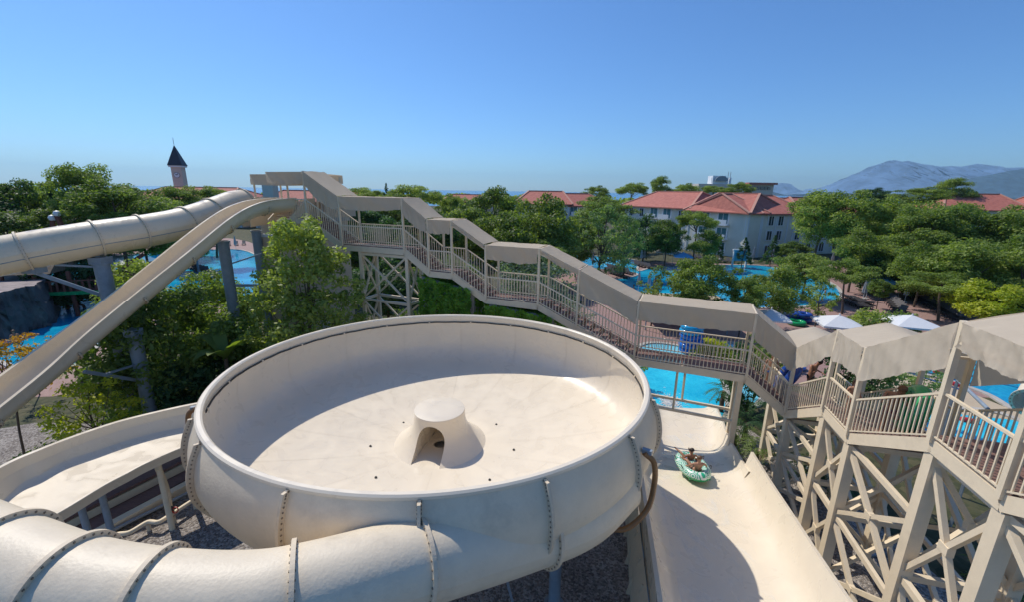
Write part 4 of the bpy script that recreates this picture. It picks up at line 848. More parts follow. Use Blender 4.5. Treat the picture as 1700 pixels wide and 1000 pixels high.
# ------------------------------------------------------------------ buildings
m_hw = mat('pale_yellow_render', (0.74, 0.74, 0.64), 0.8, 0.04, 0.8); m_trim = mat('white_trim', (0.76, 0.80, 0.82), 0.6, 0.03, 1)
m_glass = mat('dark_window_glass', (0.02, 0.05, 0.07), 0.08, spec=0.8); m_curt = mat('teal_curtain', (0.06, 0.18, 0.20), 0.6)
m_cream = mat('cream_render', (0.60, 0.53, 0.46), 0.8, 0.04, 1); m_slate = mat('dark_slate', (0.03, 0.028, 0.045), 0.6, 0.2, 2)
def gable_pt(a, b, u, d, z):
    t = (b - a); n = V((-t.y, t.x, 0)).normalized(); p = a.lerp(b, u) + n * d; return V((p.x, p.y, z))
def block(root, a, b, dep, h, hr, wins, storeys=3, wm=None, rm=None, trim=True, over=0.9, ridge=True, z0=0.0):
    """box wing with its front on a->b (the back lies to the left of a->b), hip roof, windows on the front"""
    wm = wm or m_hw; rm = rm or m_roof; a = V((a[0], a[1], 0)); b = V((b[0], b[1], 0)); L = (b - a).length; pt = lambda u, d, z: gable_pt(a, b, u, d, z)
    MB().prism([tuple(pt(u, d, 0)[:2]) for u, d in ((0, 0), (1, 0), (1, dep), (0, dep))], z0, h).build('wall', wm, root)
    o = over / L; z1 = h + 0.05; ri = min(0.16, dep / 2 / L); E_ = [pt(-o, -over, z1), pt(1 + o, -over, z1), pt(1 + o, dep + over, z1), pt(-o, dep + over, z1)]; r0, r1 = pt(ri, dep / 2, h + hr), pt(1 - ri, dep / 2, h + hr)
    rf = MB().add(E_ + [r0, r1] + [p - V((0, 0, 0.22)) for p in E_], [(0, 1, 5, 4), (1, 2, 5), (2, 3, 4, 5), (3, 0, 4), (6, 7, 1, 0), (7, 8, 2, 1), (8, 9, 3, 2), (9, 6, 0, 3), (9, 8, 7, 6)]).build('roof', rm, root)
    if ridge:
        for p, q in ((E_[0], r0), (E_[1], r1), (E_[2], r1), (E_[3], r0), (r0, r1)):
            if (p - q).length > 0.5: MB().bar(p + V((0, 0, .08)), q + V((0, 0, 0.08)), 0.42, 0.2).build('ridge_cap', m_ridge, rf)
    fh = h / storeys
    for u, kind in wins:
        for s_ in range(storeys):
            z = s_ * fh + fh * 0.22; w_, hh = (1.0, fh * 0.6) if kind == 'w' else (1.9, fh * 0.68); uw = w_ / L / 2
            def rect(u0, u1, z0_, z1_, d0, d1, name, m, par):
                P = [pt(u0, d0, 0), pt(u1, d0, 0), pt(u1, d1, 0), pt(u0, d1, 0)]; return MB().prism([(p.x, p.y) for p in P], z0_, z1_).build(name, m, par)
            f = rect(u - uw - .3 / L, u + uw + .3 / L, z - .2, z + hh + .2, -0.10, 0.02, 'window', m_trim, root)
            rect(u - uw, u + uw, z, z + hh, -0.14, -0.02, 'pane', m_glass if kind == 'w' else m_curt, f)
            rect(u - .04 / L, u + .04 / L, z, z + hh, -0.17, -0.03, 'mullion', m_trim, f)
            if kind == 'b' and s_ > 0:
                bl = rect(u - uw - .5 / L, u + uw + .5 / L, z - .35, z - .2, -1.3, 0, 'balcony', m_trim, root)
                rect(u - uw - .5 / L, u + uw + .5 / L, z - .2, z + .75, -1.3, -1.22, 'railing', m_trim, bl)
    if trim:
        for u in trim if hasattr(trim, '__len__') else (0.01, 0.99):
            P = [pt(u - .14 / L, -.09, 0), pt(u + .14 / L, -.09, 0), pt(u + .14 / L, 0.03, 0), pt(u - .14 / L, .03, 0)]; MB().prism([(p.x, p.y) for p in P], 0, h - .1).build('corner_trim', m_trim, root)
hb = empty('hotel', (42, 84, 0), 'pale yellow three storey hotel with red hip roofs behind the large pool', 'hotel')
block(hb, (27.5, 108), (36.8, 92), 15, 8.6, 3.4, [(0.12, 'w'), (0.3, 'w'), (0.5, 'b'), (0.7, 'b'), (0.9, 'w')])
block(hb, (36.5, 91.0), (43.2, 80.5), 13, 8.3, 3.5, [(0.3, 'b'), (0.62, 'b')])
block(hb, (43.2, 80.2), (46.5, 81.6), 14, 8.28, 3.4, [], trim=(0.05, .95))
block(hb, (46.6, 81.7), (56.5, 84.5), 14, 8.2, 3.3, [(0.2, 'w'), (0.42, 'w'), (.86, 'w')], trim=(0.01, 0.32, 0.6, 0.75, 0.99))
block(hb, (57.5, 87), (74, 91), 13, 8.1, 3.1, [(.15, 'w'), (.35, 'w'), (.55, 'w'), (.8, 'w')])
h2 = empty('hotel', (12, 118, 0), 'hotel block with two red hip roofs left of the large pool, half hidden by trees', 'hotel')
block(h2, (1, 112), (14, 110), 14, 8.6, 3.1, [(0.4, 'w'), (0.8, 'b')]); block(h2, (14.2, 111), (25, 116), 14, 8.2, 3.0, [(0.1, 'b'), (.3, 'w'), (.6, 'w')])
h3 = empty('hotel', (140, 130, 0), 'red roofed hotel block rising above the pines at the right edge', 'hotel')
block(h3, (112, 114), (128, 109), 14, 8.6, 4.0, [(.3, 'w')]); block(h3, (129, 108), (142, 104), 14, 8.5, 4.2, [(.3, 'w')]); block(h3, (143, 102), (160, 99), 14, 8.3, 4.2, [(.3, 'w')])
h4 = empty('hotel', (100, 150, 0), 'low red roof line seen between the pines below the mountain', 'hotel'); block(h4, (84, 150), (118, 146), 14, 7.8, 2.8, [(.3, 'w')])
h5 = empty('hotel', (-80, 130, 0), 'long low red roofed hotel wing behind the pines left of the slide tower', 'hotel')
block(h5, (-118, 135), (-80, 128), 14, 8.0, 3.4, [(.3, 'w'), (.6, 'w')], wm=m_cream); block(h5, (-76, 128), (-38, 122), 12, 7.6, 3.3, [(.3, 'w'), (.6, 'w')], wm=m_cream)
h6 = empty('hotel', (-22, 160, 0), 'small red roofed building in front of the sea', 'hotel'); block(h6, (-26, 160), (-8, 160), 12, 7.5, 2.6, [(.3, 'w')], wm=m_cream)
# small pavilion seen under the tower canopy
pv_ = empty('pavilion', (-42, 75, 0), 'small cream rooftop tower with one dark window seen under the slide tower canopy', 'building')
MB().box((-41.8, 76, 6.7), (1.8, 1.8, 13.4)).build('wall', m_cream, pv_); MB().box((-41.7, 75.05, 12.6), (0.7, .1, .8)).build('window', m_glass, pv_); MB().box((-41.8, 76, 13.5), (2.2, 2.2, 0.25)).build('roof', m_trim, pv_)
# far domed hotel
fd = empty('domed_hotel', (150, 320, 0), 'distant hotel with an arched glass roof and rooftop masts on the skyline', 'hotel'); ya = 318
def fx(x): return GY(x, 315, ya).x
def fz(y, x=1200): return GY(x, y, ya).z
MB().box(((fx(1160) + fx(1285)) / 2, ya + 8, fz(305) / 2), (fx(1285) - fx(1160), 14, fz(305))).build('wall', m_cream, fd)
MB().box(((fx(1240) + fx(1287)) / 2, ya + 1, fz(305) + .6), (fx(1287) - fx(1240), 6, 1.4)).build('roof', m_roof, fd)
for k in range(6): MB().box((fx(1247 + k * 6), ya + .6, fz(311)), (1.8, .5, 2.2)).build('window', m_glass, fd)
MB().box(((fx(1183) + fx(1205)) / 2, ya + 6, fz(301)), (fx(1205) - fx(1183), 8, 8)).build('upper_storey', m_trim, fd)
rc = V(((fx(1188) + fx(1204)) / 2, ya + 4, fz(300.5))); MB().add([rc + V((5 * math.cos(a) * .9, d, 3.4 * math.sin(a) + .3)) for d in (-4, 4) for a in [PI * k / 12 for k in range(13)]], [(k, k + 1, 14 + k, 13 + k) for k in range(12)] + [tuple(range(13)), tuple(range(13, 26))[::-1]]).build('arched_roof', mat('grey_glass_roof', (0.2, 0.25, 0.3), .4), fd)
for x in (1184, 1209, 1214): MB().box((fx(x), ya + 4, fz(300)), (1.4, 1.4, 5)).build('turret', m_trim, fd)
for x in (1210, 1214): MB().bar((fx(x), ya + 4, fz(297)), (fx(x), ya + 4, fz(284)), 0.25).build('mast', m_galv, fd)
# clock tower
YT = 150; p = GY(300, 305, YT); kt = empty('clock_tower', (p.x, p.y, 0), 'slender tan clock tower with a steep dark pyramid roof on the left skyline', 'clock tower')
mt_ = mat('pinkish_stone', (0.62, 0.52, 0.43), 0.8, 0.05, .6); zt = GY(298, 276, YT).z; hw_ = 1.5
MB().box((p.x, p.y, zt / 2), (hw_ * 2, hw_ * 2, zt), 0.25).build('shaft', mt_, kt)
for z, e in ((zt, .45), (zt - 7.2, .15), (zt - 13, .15)): MB().box((p.x, p.y, z), (hw_ * 2 + e * 2, hw_ * 2 + e * 2, .5), 0.25).build('cornice', m_trim if e > .4 else mt_, kt)
q = Matrix.Rotation(0.25, 3, 'Z'); a_ = V((p.x, p.y, zt + .25)); e = 2.15; tip = GY(293, 240, YT)
rf = MB().add([a_ + q @ V((i * e, j * e, 0)) for i, j in ((-1, -1), (1, -1), (1, 1), (-1, 1))] + [V((p.x, p.y, tip.z))], [(0, 1, 4), (1, 2, 4), (2, 3, 4), (3, 0, 4), (3, 2, 1, 0)]).build('roof', m_slate, kt)
MB().bar((p.x, p.y, tip.z - .3), (p.x, p.y, tip.z + 2.2), .12).build('finial', m_galv, kt)
fc_ = V((p.x, p.y, 0)) + q @ V((0, -hw_ - .06, 0)); cm_ = q @ Matrix.Rotation(PI / 2, 3, 'X')
dz = zt - 2.8; dial = MB(); dial.add([fc_ + V((0, 0, dz)) + cm_ @ V((0.8 * math.cos(a), 0.8 * math.sin(a), z)) for z in (0, .08) for a in [2 * PI * k / 24 for k in range(24)]], [tuple(range(24)), tuple(range(24, 48))] + [(k, (k + 1) % 24, 24 + (k + 1) % 24, 24 + k) for k in range(24)]); dl = dial.build('clock_face', m_trim, kt)
MB().torus(fc_ + V((0, 0, dz)), 0.84, .08, 24, 6, cm_).build('clock_rim', m_black, kt)
for a, l in ((0.9, .65), (2.4, .45)): d_ = cm_ @ V((math.cos(a), math.sin(a), 0)); c0 = fc_ + V((0, 0, dz)) + cm_ @ V((0, 0, .14)) ; MB().bar(c0, c0 + d_ * l, .14).build('clock_hand', m_black, kt)
# ------------------------------------------------------------------ trees (pixel columns turned into points on their own depth)
ms = 'pine trees behind the slides'
TR = [
 ('dark', 'pine_tree', 'dark broad tree at the far left edge', -25, 292, 425, 62, 46), ('mid', 'broadleaf_tree', 'mid green tree second from the left edge', 34, 290, 400, 42, 48), ('cone', 'conifer', 'dark spiky conifer left of the tall left pine', 88, 286, 372, 20, 50), ('cone', 'conifer', 'slim spiky conifer tip beside the second tree from the left', 61, 294, 380, 13, 54),
 ('pine2', 'pine_tree', 'tall pine with the highest crown on the left', 143, 267, 372, 46, 45), ('pine', 'pine_tree', 'broad pine directly right of the tallest left pine', 190, 293, 385, 60, 44), ('pineflat', 'pine_tree', 'low pine in front of the clock tower foot', 250, 318, 372, 36, 50),
 ('pine2', 'pine_tree', 'pine at the foot of the clock tower', 300, 306, 360, 32, 62), ('pine', 'pine_tree', 'pine between the clock tower and the slide tower', 345, 306, 350, 32, 66), ('mid', 'broadleaf_tree', 'low bushy tree under the left tube near the edge', 10, 345, 432, 55, 40), ('light', 'broadleaf_tree', 'yellowish green low tree in front of the dark left trees', 92, 338, 405, 34, 42), ('dark', 'pine_tree', 'dark tree in shade behind the left tube', 140, 345, 420, 60, 47), ('mid', 'broadleaf_tree', 'dark green tree low behind the middle of the left tube', 235, 345, 420, 50, 47),
 ('pineflat', 'pine_tree', 'flat pine just right of the tower canopy', 600, 308, 345, 30, 78), ('cone', 'conifer', 'small dark conifer tip on the skyline behind the stair', 642, 300, 345, 12, 72), ('pineflat', 'pine_tree', 'flat topped pine whose crown reaches up left of the sea gap', 690, 303, 352, 38, 70), ('pine', 'pine_tree', 'round pine behind the flat topped pine', 655, 318, 370, 40, 64),
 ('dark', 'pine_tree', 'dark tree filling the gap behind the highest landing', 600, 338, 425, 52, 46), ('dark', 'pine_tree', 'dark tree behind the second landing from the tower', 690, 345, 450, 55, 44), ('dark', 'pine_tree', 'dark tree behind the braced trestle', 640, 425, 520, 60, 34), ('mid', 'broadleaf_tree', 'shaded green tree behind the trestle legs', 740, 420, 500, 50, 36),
 ('pine', 'pine_tree', 'small dark pine right of the sea gap', 748, 318, 372, 24, 74), ('mid', 'broadleaf_tree', 'grey green tall tree left of the red roofs', 822, 303, 395, 40, 66), ('light', 'broadleaf_tree', 'bright yellow green tree behind the stair canopy', 772, 332, 430, 48, 52), ('light', 'broadleaf_tree', 'bright yellow green tree next to the first one', 835, 345, 450, 50, 48), ('light', 'broadleaf_tree', 'tall light green tree before the smaller hotel', 905, 312, 445, 50, 54), ('mid', 'broadleaf_tree', 'green tree low before the smaller hotel', 958, 352, 430, 34, 60), ('mid', 'broadleaf_tree', 'shaded tree low at the left end of the far pool', 905, 390, 455, 50, 50),
 ('airy', 'eucalyptus_tree', 'tall airy grey green tree on the pool island', 1000, 335, 452, 48, 58), ('airy', 'eucalyptus_tree', 'second airy grey green tree leaning right on the pool island', 1038, 352, 450, 36, 60), ('mid', 'broadleaf_tree', 'green tree on the skyline between both hotels', 1000, 322, 372, 42, 90), ('dark', 'pine_tree', 'dark tree in shade left of the parasols', 1070, 352, 425, 36, 74), ('mid', 'broadleaf_tree', 'round bright green tree before the hotel balconies', 1108, 360, 418, 27, 70), ('pineflat', 'pine_tree', 'umbrella pine before the hotel balconies', 1158, 346, 396, 28, 71), ('pine2', 'pine_tree', 'lower pine under the umbrella pine', 1172, 378, 425, 24, 68),
 ('cone', 'araucaria', 'layered conifer right of the umbrella pine', 1194, 385, 434, 13, 72), ('cone', 'araucaria', 'layered conifer in front of the blue white facade', 1236, 390, 436, 17, 70), ('cone', 'araucaria', 'layered conifer before the last hotel windows', 1284, 386, 436, 18, 72), ('mid', 'broadleaf_tree', 'dark shrubs tree right of the layered conifers', 1318, 398, 440, 24, 74),
 ('pine', 'pine_tree', 'big bright pine in the middle of the large pool edge', 1162, 418, 512, 52, 36), ('airygreen', 'young_tree', 'thin light green young tree left of the big pool pine', 1088, 436, 508, 32, 37), ('brightbush', 'pine_tree', 'bright bushy pine at the right end of the pool', 1290, 440, 520, 48, 36), ('mid', 'broadleaf_tree', 'green tree between the two bushy pool pines', 1238, 456, 515, 26, 34), ('light', 'broadleaf_tree', 'rounded light green tree right behind the bushy pines', 1340, 416, 470, 42, 48), ('airygreen', 'young_tree', 'light young tree over the large parasols', 1364, 456, 525, 26, 37),
 ('pine2', 'pine_tree', 'big spreading pine beside the hotel corner', 1366, 312, 402, 46, 66), ('pine', 'pine_tree', 'tall dark pine right of the hotel corner pine', 1412, 310, 410, 48, 64), ('brightbush', 'pine_tree', 'bright green pine in front of the dark pines', 1430, 377, 436, 38, 52), ('pineflat', 'pine_tree', 'leaning pine over the sun terrace', 1408, 428, 485, 40, 42), ('mid', 'young_tree', 'small dark leaning tree on the sun terrace', 1463, 462, 492, 16, 44),
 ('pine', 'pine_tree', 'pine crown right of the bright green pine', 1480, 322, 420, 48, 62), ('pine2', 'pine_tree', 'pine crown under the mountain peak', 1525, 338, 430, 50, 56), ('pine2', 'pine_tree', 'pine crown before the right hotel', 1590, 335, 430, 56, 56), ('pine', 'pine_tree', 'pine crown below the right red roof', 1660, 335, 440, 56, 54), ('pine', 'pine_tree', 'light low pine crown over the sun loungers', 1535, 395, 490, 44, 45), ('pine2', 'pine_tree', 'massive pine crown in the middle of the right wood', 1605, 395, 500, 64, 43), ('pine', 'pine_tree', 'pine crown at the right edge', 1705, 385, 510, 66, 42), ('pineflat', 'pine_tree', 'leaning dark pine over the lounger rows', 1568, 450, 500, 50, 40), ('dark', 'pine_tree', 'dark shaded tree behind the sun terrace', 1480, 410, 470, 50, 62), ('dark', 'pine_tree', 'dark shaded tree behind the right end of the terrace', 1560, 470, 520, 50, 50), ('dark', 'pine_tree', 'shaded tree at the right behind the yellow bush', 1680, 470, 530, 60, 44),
 ('yellow', 'broadleaf_tree', 'bright yellow green tree above the right canopy', 1640, 464, 530, 44, 36),
 ('pine', 'pine_tree', 'small pine on the skyline over the smaller hotel', 990, 306, 335, 20, 130), ('pineflat', 'pine_tree', 'row pine on the skyline left of the domed hotel', 1048, 300, 335, 22, 135), ('pine2', 'pine_tree', 'highest skyline pine between the hotels', 1098, 290, 330, 17, 130), ('pine', 'pine_tree', 'skyline pine left of the arched roof', 1142, 302, 332, 22, 150), ('pine', 'pine_tree', 'skyline pine below the masts', 1226, 300, 326, 20, 150), ('pineflat', 'pine_tree', 'skyline pine in front of the domed hotel', 1186, 306, 328, 18, 150),
 ('pine2', 'pine_tree', 'pine standing above the right hotel roofs', 1586, 293, 335, 24, 120), ('pine', 'pine_tree', 'lower skyline pine right of the hotel corner', 1530, 308, 340, 34, 110), ('dark', 'pine_tree', 'far dark pine row tree below the mountain', 1455, 310, 335, 22, 140),
]
for i, t in enumerate(TR):
    key, nm, lab, cx, yt, yb, hw, Y = t; tree(key, nm, lab, cx, yt, yb, hw, Y)
for i in range(46):
    Y_ = random.uniform(44, 72); cx_ = random.uniform(1450, 1900); k_ = random.choice(['pine', 'pine2', 'pine', 'dark', 'mid']); yt_ = 318 + (75 - Y_) * 3.4 + random.uniform(-6, 22); 
    if yt_ > 440 and cx_ < 1560: continue
    tree(k_, 'pine_tree', 'one of the many pines crowding the wood right of the sun terrace', cx_, yt_, yt_ + random.uniform(75, 110), random.uniform(34, 50), Y_, 'pines of the right hand wood')
for i in range(16):
    Y_ = random.uniform(56, 80); cx_ = random.uniform(-150, 320); k_ = random.choice(['mid', 'pine2', 'dark']); yt_ = 330 + random.uniform(-8, 26)
    tree(k_, 'pine_tree', 'one of the trees crowding the wood behind the left tube', cx_, yt_, yt_ + 75, random.uniform(30, 44), Y_, 'trees of the left hand wood')
for i in range(14):
    Y_ = random.uniform(52, 74); cx_ = random.uniform(560, 960); k_ = random.choice(['mid', 'light', 'dark', 'pine2']); yt_ = 352 + random.uniform(-8, 26)
    tree(k_, 'broadleaf_tree', 'one of the trees crowding the garden behind the long stair', cx_, yt_, yt_ + 85, random.uniform(30, 44), Y_, 'trees of the garden behind the long stair')
# far wood reading as one mass
cs = []
rw = np.random.default_rng(5); vs_ = []
for i in range(420):
    x = rw.uniform(-260, 330); y = rw.uniform(95, 300) if abs(x) > 60 else rw.uniform(135, 300); zt_ = rw.uniform(7.5, 10.5); r_ = rw.uniform(2.5, 5)
    if 20 < x < 85 and 75 < y < 120: continue
    k = 60; d = rw.normal(size=(k, 3)); d[:, 2] = np.abs(d[:, 2]); d /= np.linalg.norm(d, axis=1)[:, None]; c = np.array([x, y, zt_ - r_ * .8]); P = c + d * r_ * np.array([1, 1, .8]) * rw.uniform(.6, 1, (k, 1)); nn = d + rw.normal(size=(k, 3)) * .5; nn /= np.linalg.norm(nn, axis=1)[:, None]; vs_.append(leaf_quads(P, nn, rw.uniform(.5, 1.2, k), .7))
tag(place('distant_woodland', quads_mesh('distant_woodland', np.concatenate(vs_), m_lpine)), 'distant wooded ground between the hotels and the sea', 'woodland', kind='stuff')
# foreground greenery with its own leaf sizes
def own_tree(name, label, c, rad, z0, ht, m, ncl, per, leaf, seed, kind='blob', cl=.3, lim=14, cat='tree', asp=.55, tr=.035, below=2.0):
    e = empty(name, (c[0], c[1], 0), label, cat); cm, cs = crown_mesh('crown', kind, m, ncl, per, leaf, seed, cl, ht / rad, asp); o = place('crown', cm, e, (0, 0, z0)); o.scale = (rad, rad, rad)
    t = place('trunk', trunk_mb(tr, cs, ht / rad, lim, seed, below=(z0 + .2) / rad).mesh('trunk', m_bark, True), e, (0, 0, z0)); t.scale = (rad,) * 3; return e
q = GY(508, 450, 21.3); own_tree('leafy_tree', 'large glossy leafed tree standing in front of the slide tower', q, 2.9, 1.3, 8.7, m_llight, 190, 130, .042, 31, 'airy', .27, lim=30, tr=.03)
q = GY(470, 560, 21.0); own_tree('leafy_shrub', 'dark leafy shrub mass at the foot of the large glossy tree', q, 2.4, .2, 3.9, m_lmid, 90, 120, .05, 32, 'blob', .3, cat='shrub')
q = GY(275, 560, 20.5); own_tree('leafy_tree', 'dense green tree behind the steep open chute', q, 3.2, .5, 6.6, m_lmid, 170, 150, .04, 33, 'blob', .26)
q = GY(225, 470, 26.0); own_tree('leafy_tree', 'tall light leaved tree seen between the left tube and the chute', q, 2.7, 1.0, 6.0, m_llight, 120, 70, .042, 34, 'airy', .26)
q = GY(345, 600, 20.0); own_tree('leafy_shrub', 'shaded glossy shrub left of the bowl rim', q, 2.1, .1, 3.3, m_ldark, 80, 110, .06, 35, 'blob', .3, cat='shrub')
q = G(150, 700, 0); q = GY(155, 690, 15.9); own_tree('young_tree', 'small yellow green tree beside the grey columns', (q.x, q.y), 1.7, 1.2, 2.8, m_lyel, 60, 55, .05, 36, 'airy', .28, lim=20)
q = GY(55, 720, 13.6); own_tree('leafy_shrub', 'low bright green shrub below the chute at the left', (q.x, q.y), 1.5, .1, 2.2, m_lmid, 60, 90, .05, 37, 'blob', .3, cat='shrub')
q = GY(120, 735, 14.8); own_tree('leafy_shrub', 'small green shrub between chute and trough', (q.x, q.y), 1.1, .1, 1.5, m_lmid, 40, 80, .06, 38, 'blob', .34, cat='shrub')
q = GY(8, 610, 16); own_tree('orange_tree', 'orange leaved branches reaching in at the left edge', (q.x, q.y), 2.0, 3.4, 2.0, m_lorange, 50, 45, .04, 39, 'airy', .26, lim=24, cat='tree', tr=.02)
q = GY(60, 560, 22); own_tree('orange_tree', 'sparse orange twigs over the play pool', (q.x - 1, q.y), 1.5, 2.4, 1.2, m_lorange, 24, 28, .05, 391, 'airy', .22, lim=18, cat='tree', tr=.02)
q = GY(1225, 640, 21.5); own_tree('leafy_shrub', 'dense dark shrub under the bridge right of the splash pool', (q.x + .3, q.y), 1.5, .1, 3.6, m_ldark, 70, 110, .06, 40, 'airy', .32, cat='shrub')
q = GY(1262, 600, 21); own_tree('leafy_shrub', 'light green shrub behind the lowest stair flight', (q.x, q.y), 1.05, 1.0, 3.6, m_llight, 50, 90, .06, 41, 'blob', .34, cat='shrub')
for k, (x, y, Y, r_, h_, m_, lb) in enumerate([(985, 560, 25.5, 1.5, 2.6, m_llight, 'yellow green shrub behind the long flight'), (1035, 570, 24.5, 1.2, 2.3, m_llight, 'yellow green shrub left of the bridge landing'), (930, 520, 28, 1.6, 3.2, m_llight, 'light shrub behind the flight next to the ivy pier'), (1175, 560, 30.5, 1.5, 0.7, m_lyel, 'low clipped grassy shrub between the small pools'), (1215, 575, 28.5, 1.3, 0.9, m_llight, 'low grassy shrub right of the small pools'), (1455, 610, 21, 1.2, 4.3, m_lgrey, 'oleander behind the near stair left of the man'), (1535, 625, 20.5, 1.0, 4.3, m_lgrey, 'oleander behind the near stair right of the man'), (1400, 640, 22, 1.6, 4.2, m_ldark, 'dark shrub behind the child on the stair'), (1300, 610, 27.5, .9, 1.2, m_lmid, 'small shrub on the pink terrace'), (1440, 525, 33, 1.8, 2.6, m_llight, 'light banana like shrubs between the large parasols'), (1490, 520, 33, 1.6, 2.4, m_lmid, 'green shrub left of the right large parasol')]):
    own_tree('garden_shrub', lb, tuple(GY(x, y, Y)[:2]), r_, .05, h_, m_, 45, 80, .07, 50 + k, 'blob', .32, cat='shrub')
q = GY(880, 450, 33); own_tree('silver_tree', 'silvery blue leaved tree behind the long stair', (q.x, q.y), 3.4, .5, 6.6, m_lsilver, 110, 100, .035, 42, 'blob', .26)
q = GY(925, 490, 31); own_tree('silver_tree', 'lower silvery tree right of the first silvery one', (q.x, q.y), 2.4, .3, 4.0, m_lsilver, 80, 90, .04, 43, 'blob', .28)
q = GY(335, 470, 29); own_tree('leafy_tree', 'tree by the play pool between the columns', (q.x, q.y), 2.8, .6, 5.2, m_lmid, 120, 110, .045, 44, 'blob', .27)
q = GY(420, 520, 26); own_tree('leafy_tree', 'tree in front of the slide tower foot, left of the big leafy tree', (q.x, q.y), 2.3, .4, 5.0, m_lmid, 110, 110, .045, 45, 'airy', .27)
q = GY(120, 455, 40); own_tree('leafy_tree', 'dark tree behind the play house under the left tube', (q.x, q.y), 3.0, .6, 5.0, m_ldark, 90, 90, .06, 46, 'blob', .3)
for k, (x, y, Y, r_, h_, m_, lb) in enumerate([(395, 620, 18.6, 1.5, 2.2, m_lmid, 'glossy shrub touching the bowl rim at the back left'), (455, 590, 19.6, 1.7, 2.6, m_ldark, 'dark shrub directly behind the back left of the bowl rim'), (560, 555, 22, 2.0, 3.2, m_lmid, 'shrub between the big leafy tree and the bowl rim'), (625, 545, 24, 2.0, 3.0, m_ldark, 'dark shrub before the weathered trestle'), (300, 650, 17.6, 1.4, 1.6, m_ldark, 'dark low shrub behind the trough slide'), (225, 640, 19.5, 1.5, 2.0, m_lmid, 'shrub beside the foot of the grey columns'), (390, 540, 23, 2.2, 4.0, m_lmid, 'green shrub behind the banana plants'), (670, 520, 27, 2.2, 3.6, m_lmid, 'shrub at the foot of the weathered trestle')]):
    own_tree('garden_shrub', lb, tuple(GY(x, y, Y)[:2]), r_, .05, h_, m_, 60, 110, .055, 80 + k, 'blob', .3, cat='shrub')
# banana plants and palms
def blade(mb, base, az, ln, w, rise, droop, n=8):
    d = V((math.cos(az), math.sin(az), 0)); s_ = V((-d.y, d.x, 0)); rows = []
    for k in range(n + 1):
        t = k / n; c = base + d * (ln * t * 0.75) + V((0, 0, ln * (rise * t - droop * t * t))); ww = w * math.sin(PI * min(1, t * .93 + .07)) ** .7; rows.append([c - s_ * ww + V((0, 0, ww * .35)), c, c + s_ * ww + V((0, 0, ww * .35))])
    mb.grid(rows)
def banana(label, x, y, h, n=9, ln=1.9, seed=0, w=.26, m=m_lmid, cat='banana plant', name='banana_plant'):
    rr_ = random.Random(seed); e = empty(name, (x, y, 0), label, cat); MB().tube([(x, y, -.05), (x + .05, y, h * .5), (x + .1, y, h)], [.16, .13, .08], 8).build('stem', m_bark, e, smooth=True)
    for k in range(n):
        mb = MB(); blade(mb, V((x + .1, y, h - .1)), 2 * PI * k / n + rr_.uniform(-.3, .3), ln * rr_.uniform(.8, 1.15), w, rr_.uniform(.75, 1.25), rr_.uniform(.5, 1.0)); mb.build('leaf', m, e, smooth=60)
q = GY(372, 600, 19.5); banana('banana plant with tall upright leaves left of the bowl rim', q.x, q.y, 3.6, 10, 2.0, 1, .3)
q = GY(405, 560, 18.9); banana('lower banana plant right of the tall banana plant', q.x, q.y, 2.3, 8, 1.8, 2, .27)
q = GY(1432, 528, 34); banana('small banana plant between the large parasols', q.x, q.y, 1.2, 8, 1.5, 3, .25, m_llight)
q = GY(1465, 525, 34.5); banana('banana plant right beside the small one on the terrace', q.x, q.y, 1.1, 8, 1.5, 4, .25, m_llight)
def palm(label, x, y, h, n=22, ln=1.3, seed=0, m=m_ldark, name='palm'):
    rr_ = random.Random(seed); e = empty(name, (x, y, 0), label, 'palm'); MB().tube([(x, y, -.05), (x, y, h)], [.14, .1], 8).build('trunk', m_bark, e)
    mb = MB()
    for k in range(n):
        az = 2 * PI * k / n * 2.4; rise = rr_.uniform(.3, 1.3)
        for j in range(7):
            t = .25 + j * .11; b = V((x, y, h)) + V((math.cos(az), math.sin(az), 0)) * ln * t * .7 + V((0, 0, ln * (rise * t - .8 * t * t)))
            for sg in (-1, 1): blade(mb, b, az + sg * .75, ln * .36, .022, rise * .3, .5, 2)
    mb.build('frond', m, e, kind='stuff'); return e
for k, (x, y, Y, h, m_, lb) in enumerate([(1240, 700, 18.6, .9, m_ldark, 'low dark palm beside the white slide wall'), (1222, 720, 18.3, .5, m_lmid, 'low palm nearest the white slide end'), (1262, 730, 17.0, .5, m_lmid, 'small bright palm at the foot of the near trestle'), (1275, 680, 19.5, 1.3, m_ldark, 'dark palm under the lowest stair flight'), (1200, 660, 21.5, 1.2, m_ldark, 'palm by the bridge leg over the pool edge'), (1345, 740, 15.8, .4, m_ldark, 'dark palm in shade behind the first near trestle'), (1400, 760, 14.8, .4, m_ldark, 'dark palm in shade behind the second near trestle'), (1690, 880, 10.5, .3, m_lmid, 'grassy palm tuft at the right edge under the stair'), (120, 575, 24, .8, m_llight, 'bright low palm by the play pool'), (1655, 590, 26, 2.5, m_lgrey, 'palm leaves at the right edge above the lane pool')]):
    q = GY(x, y, Y); palm(lb, q.x, q.y, h, 18, 1.2, k, m_)
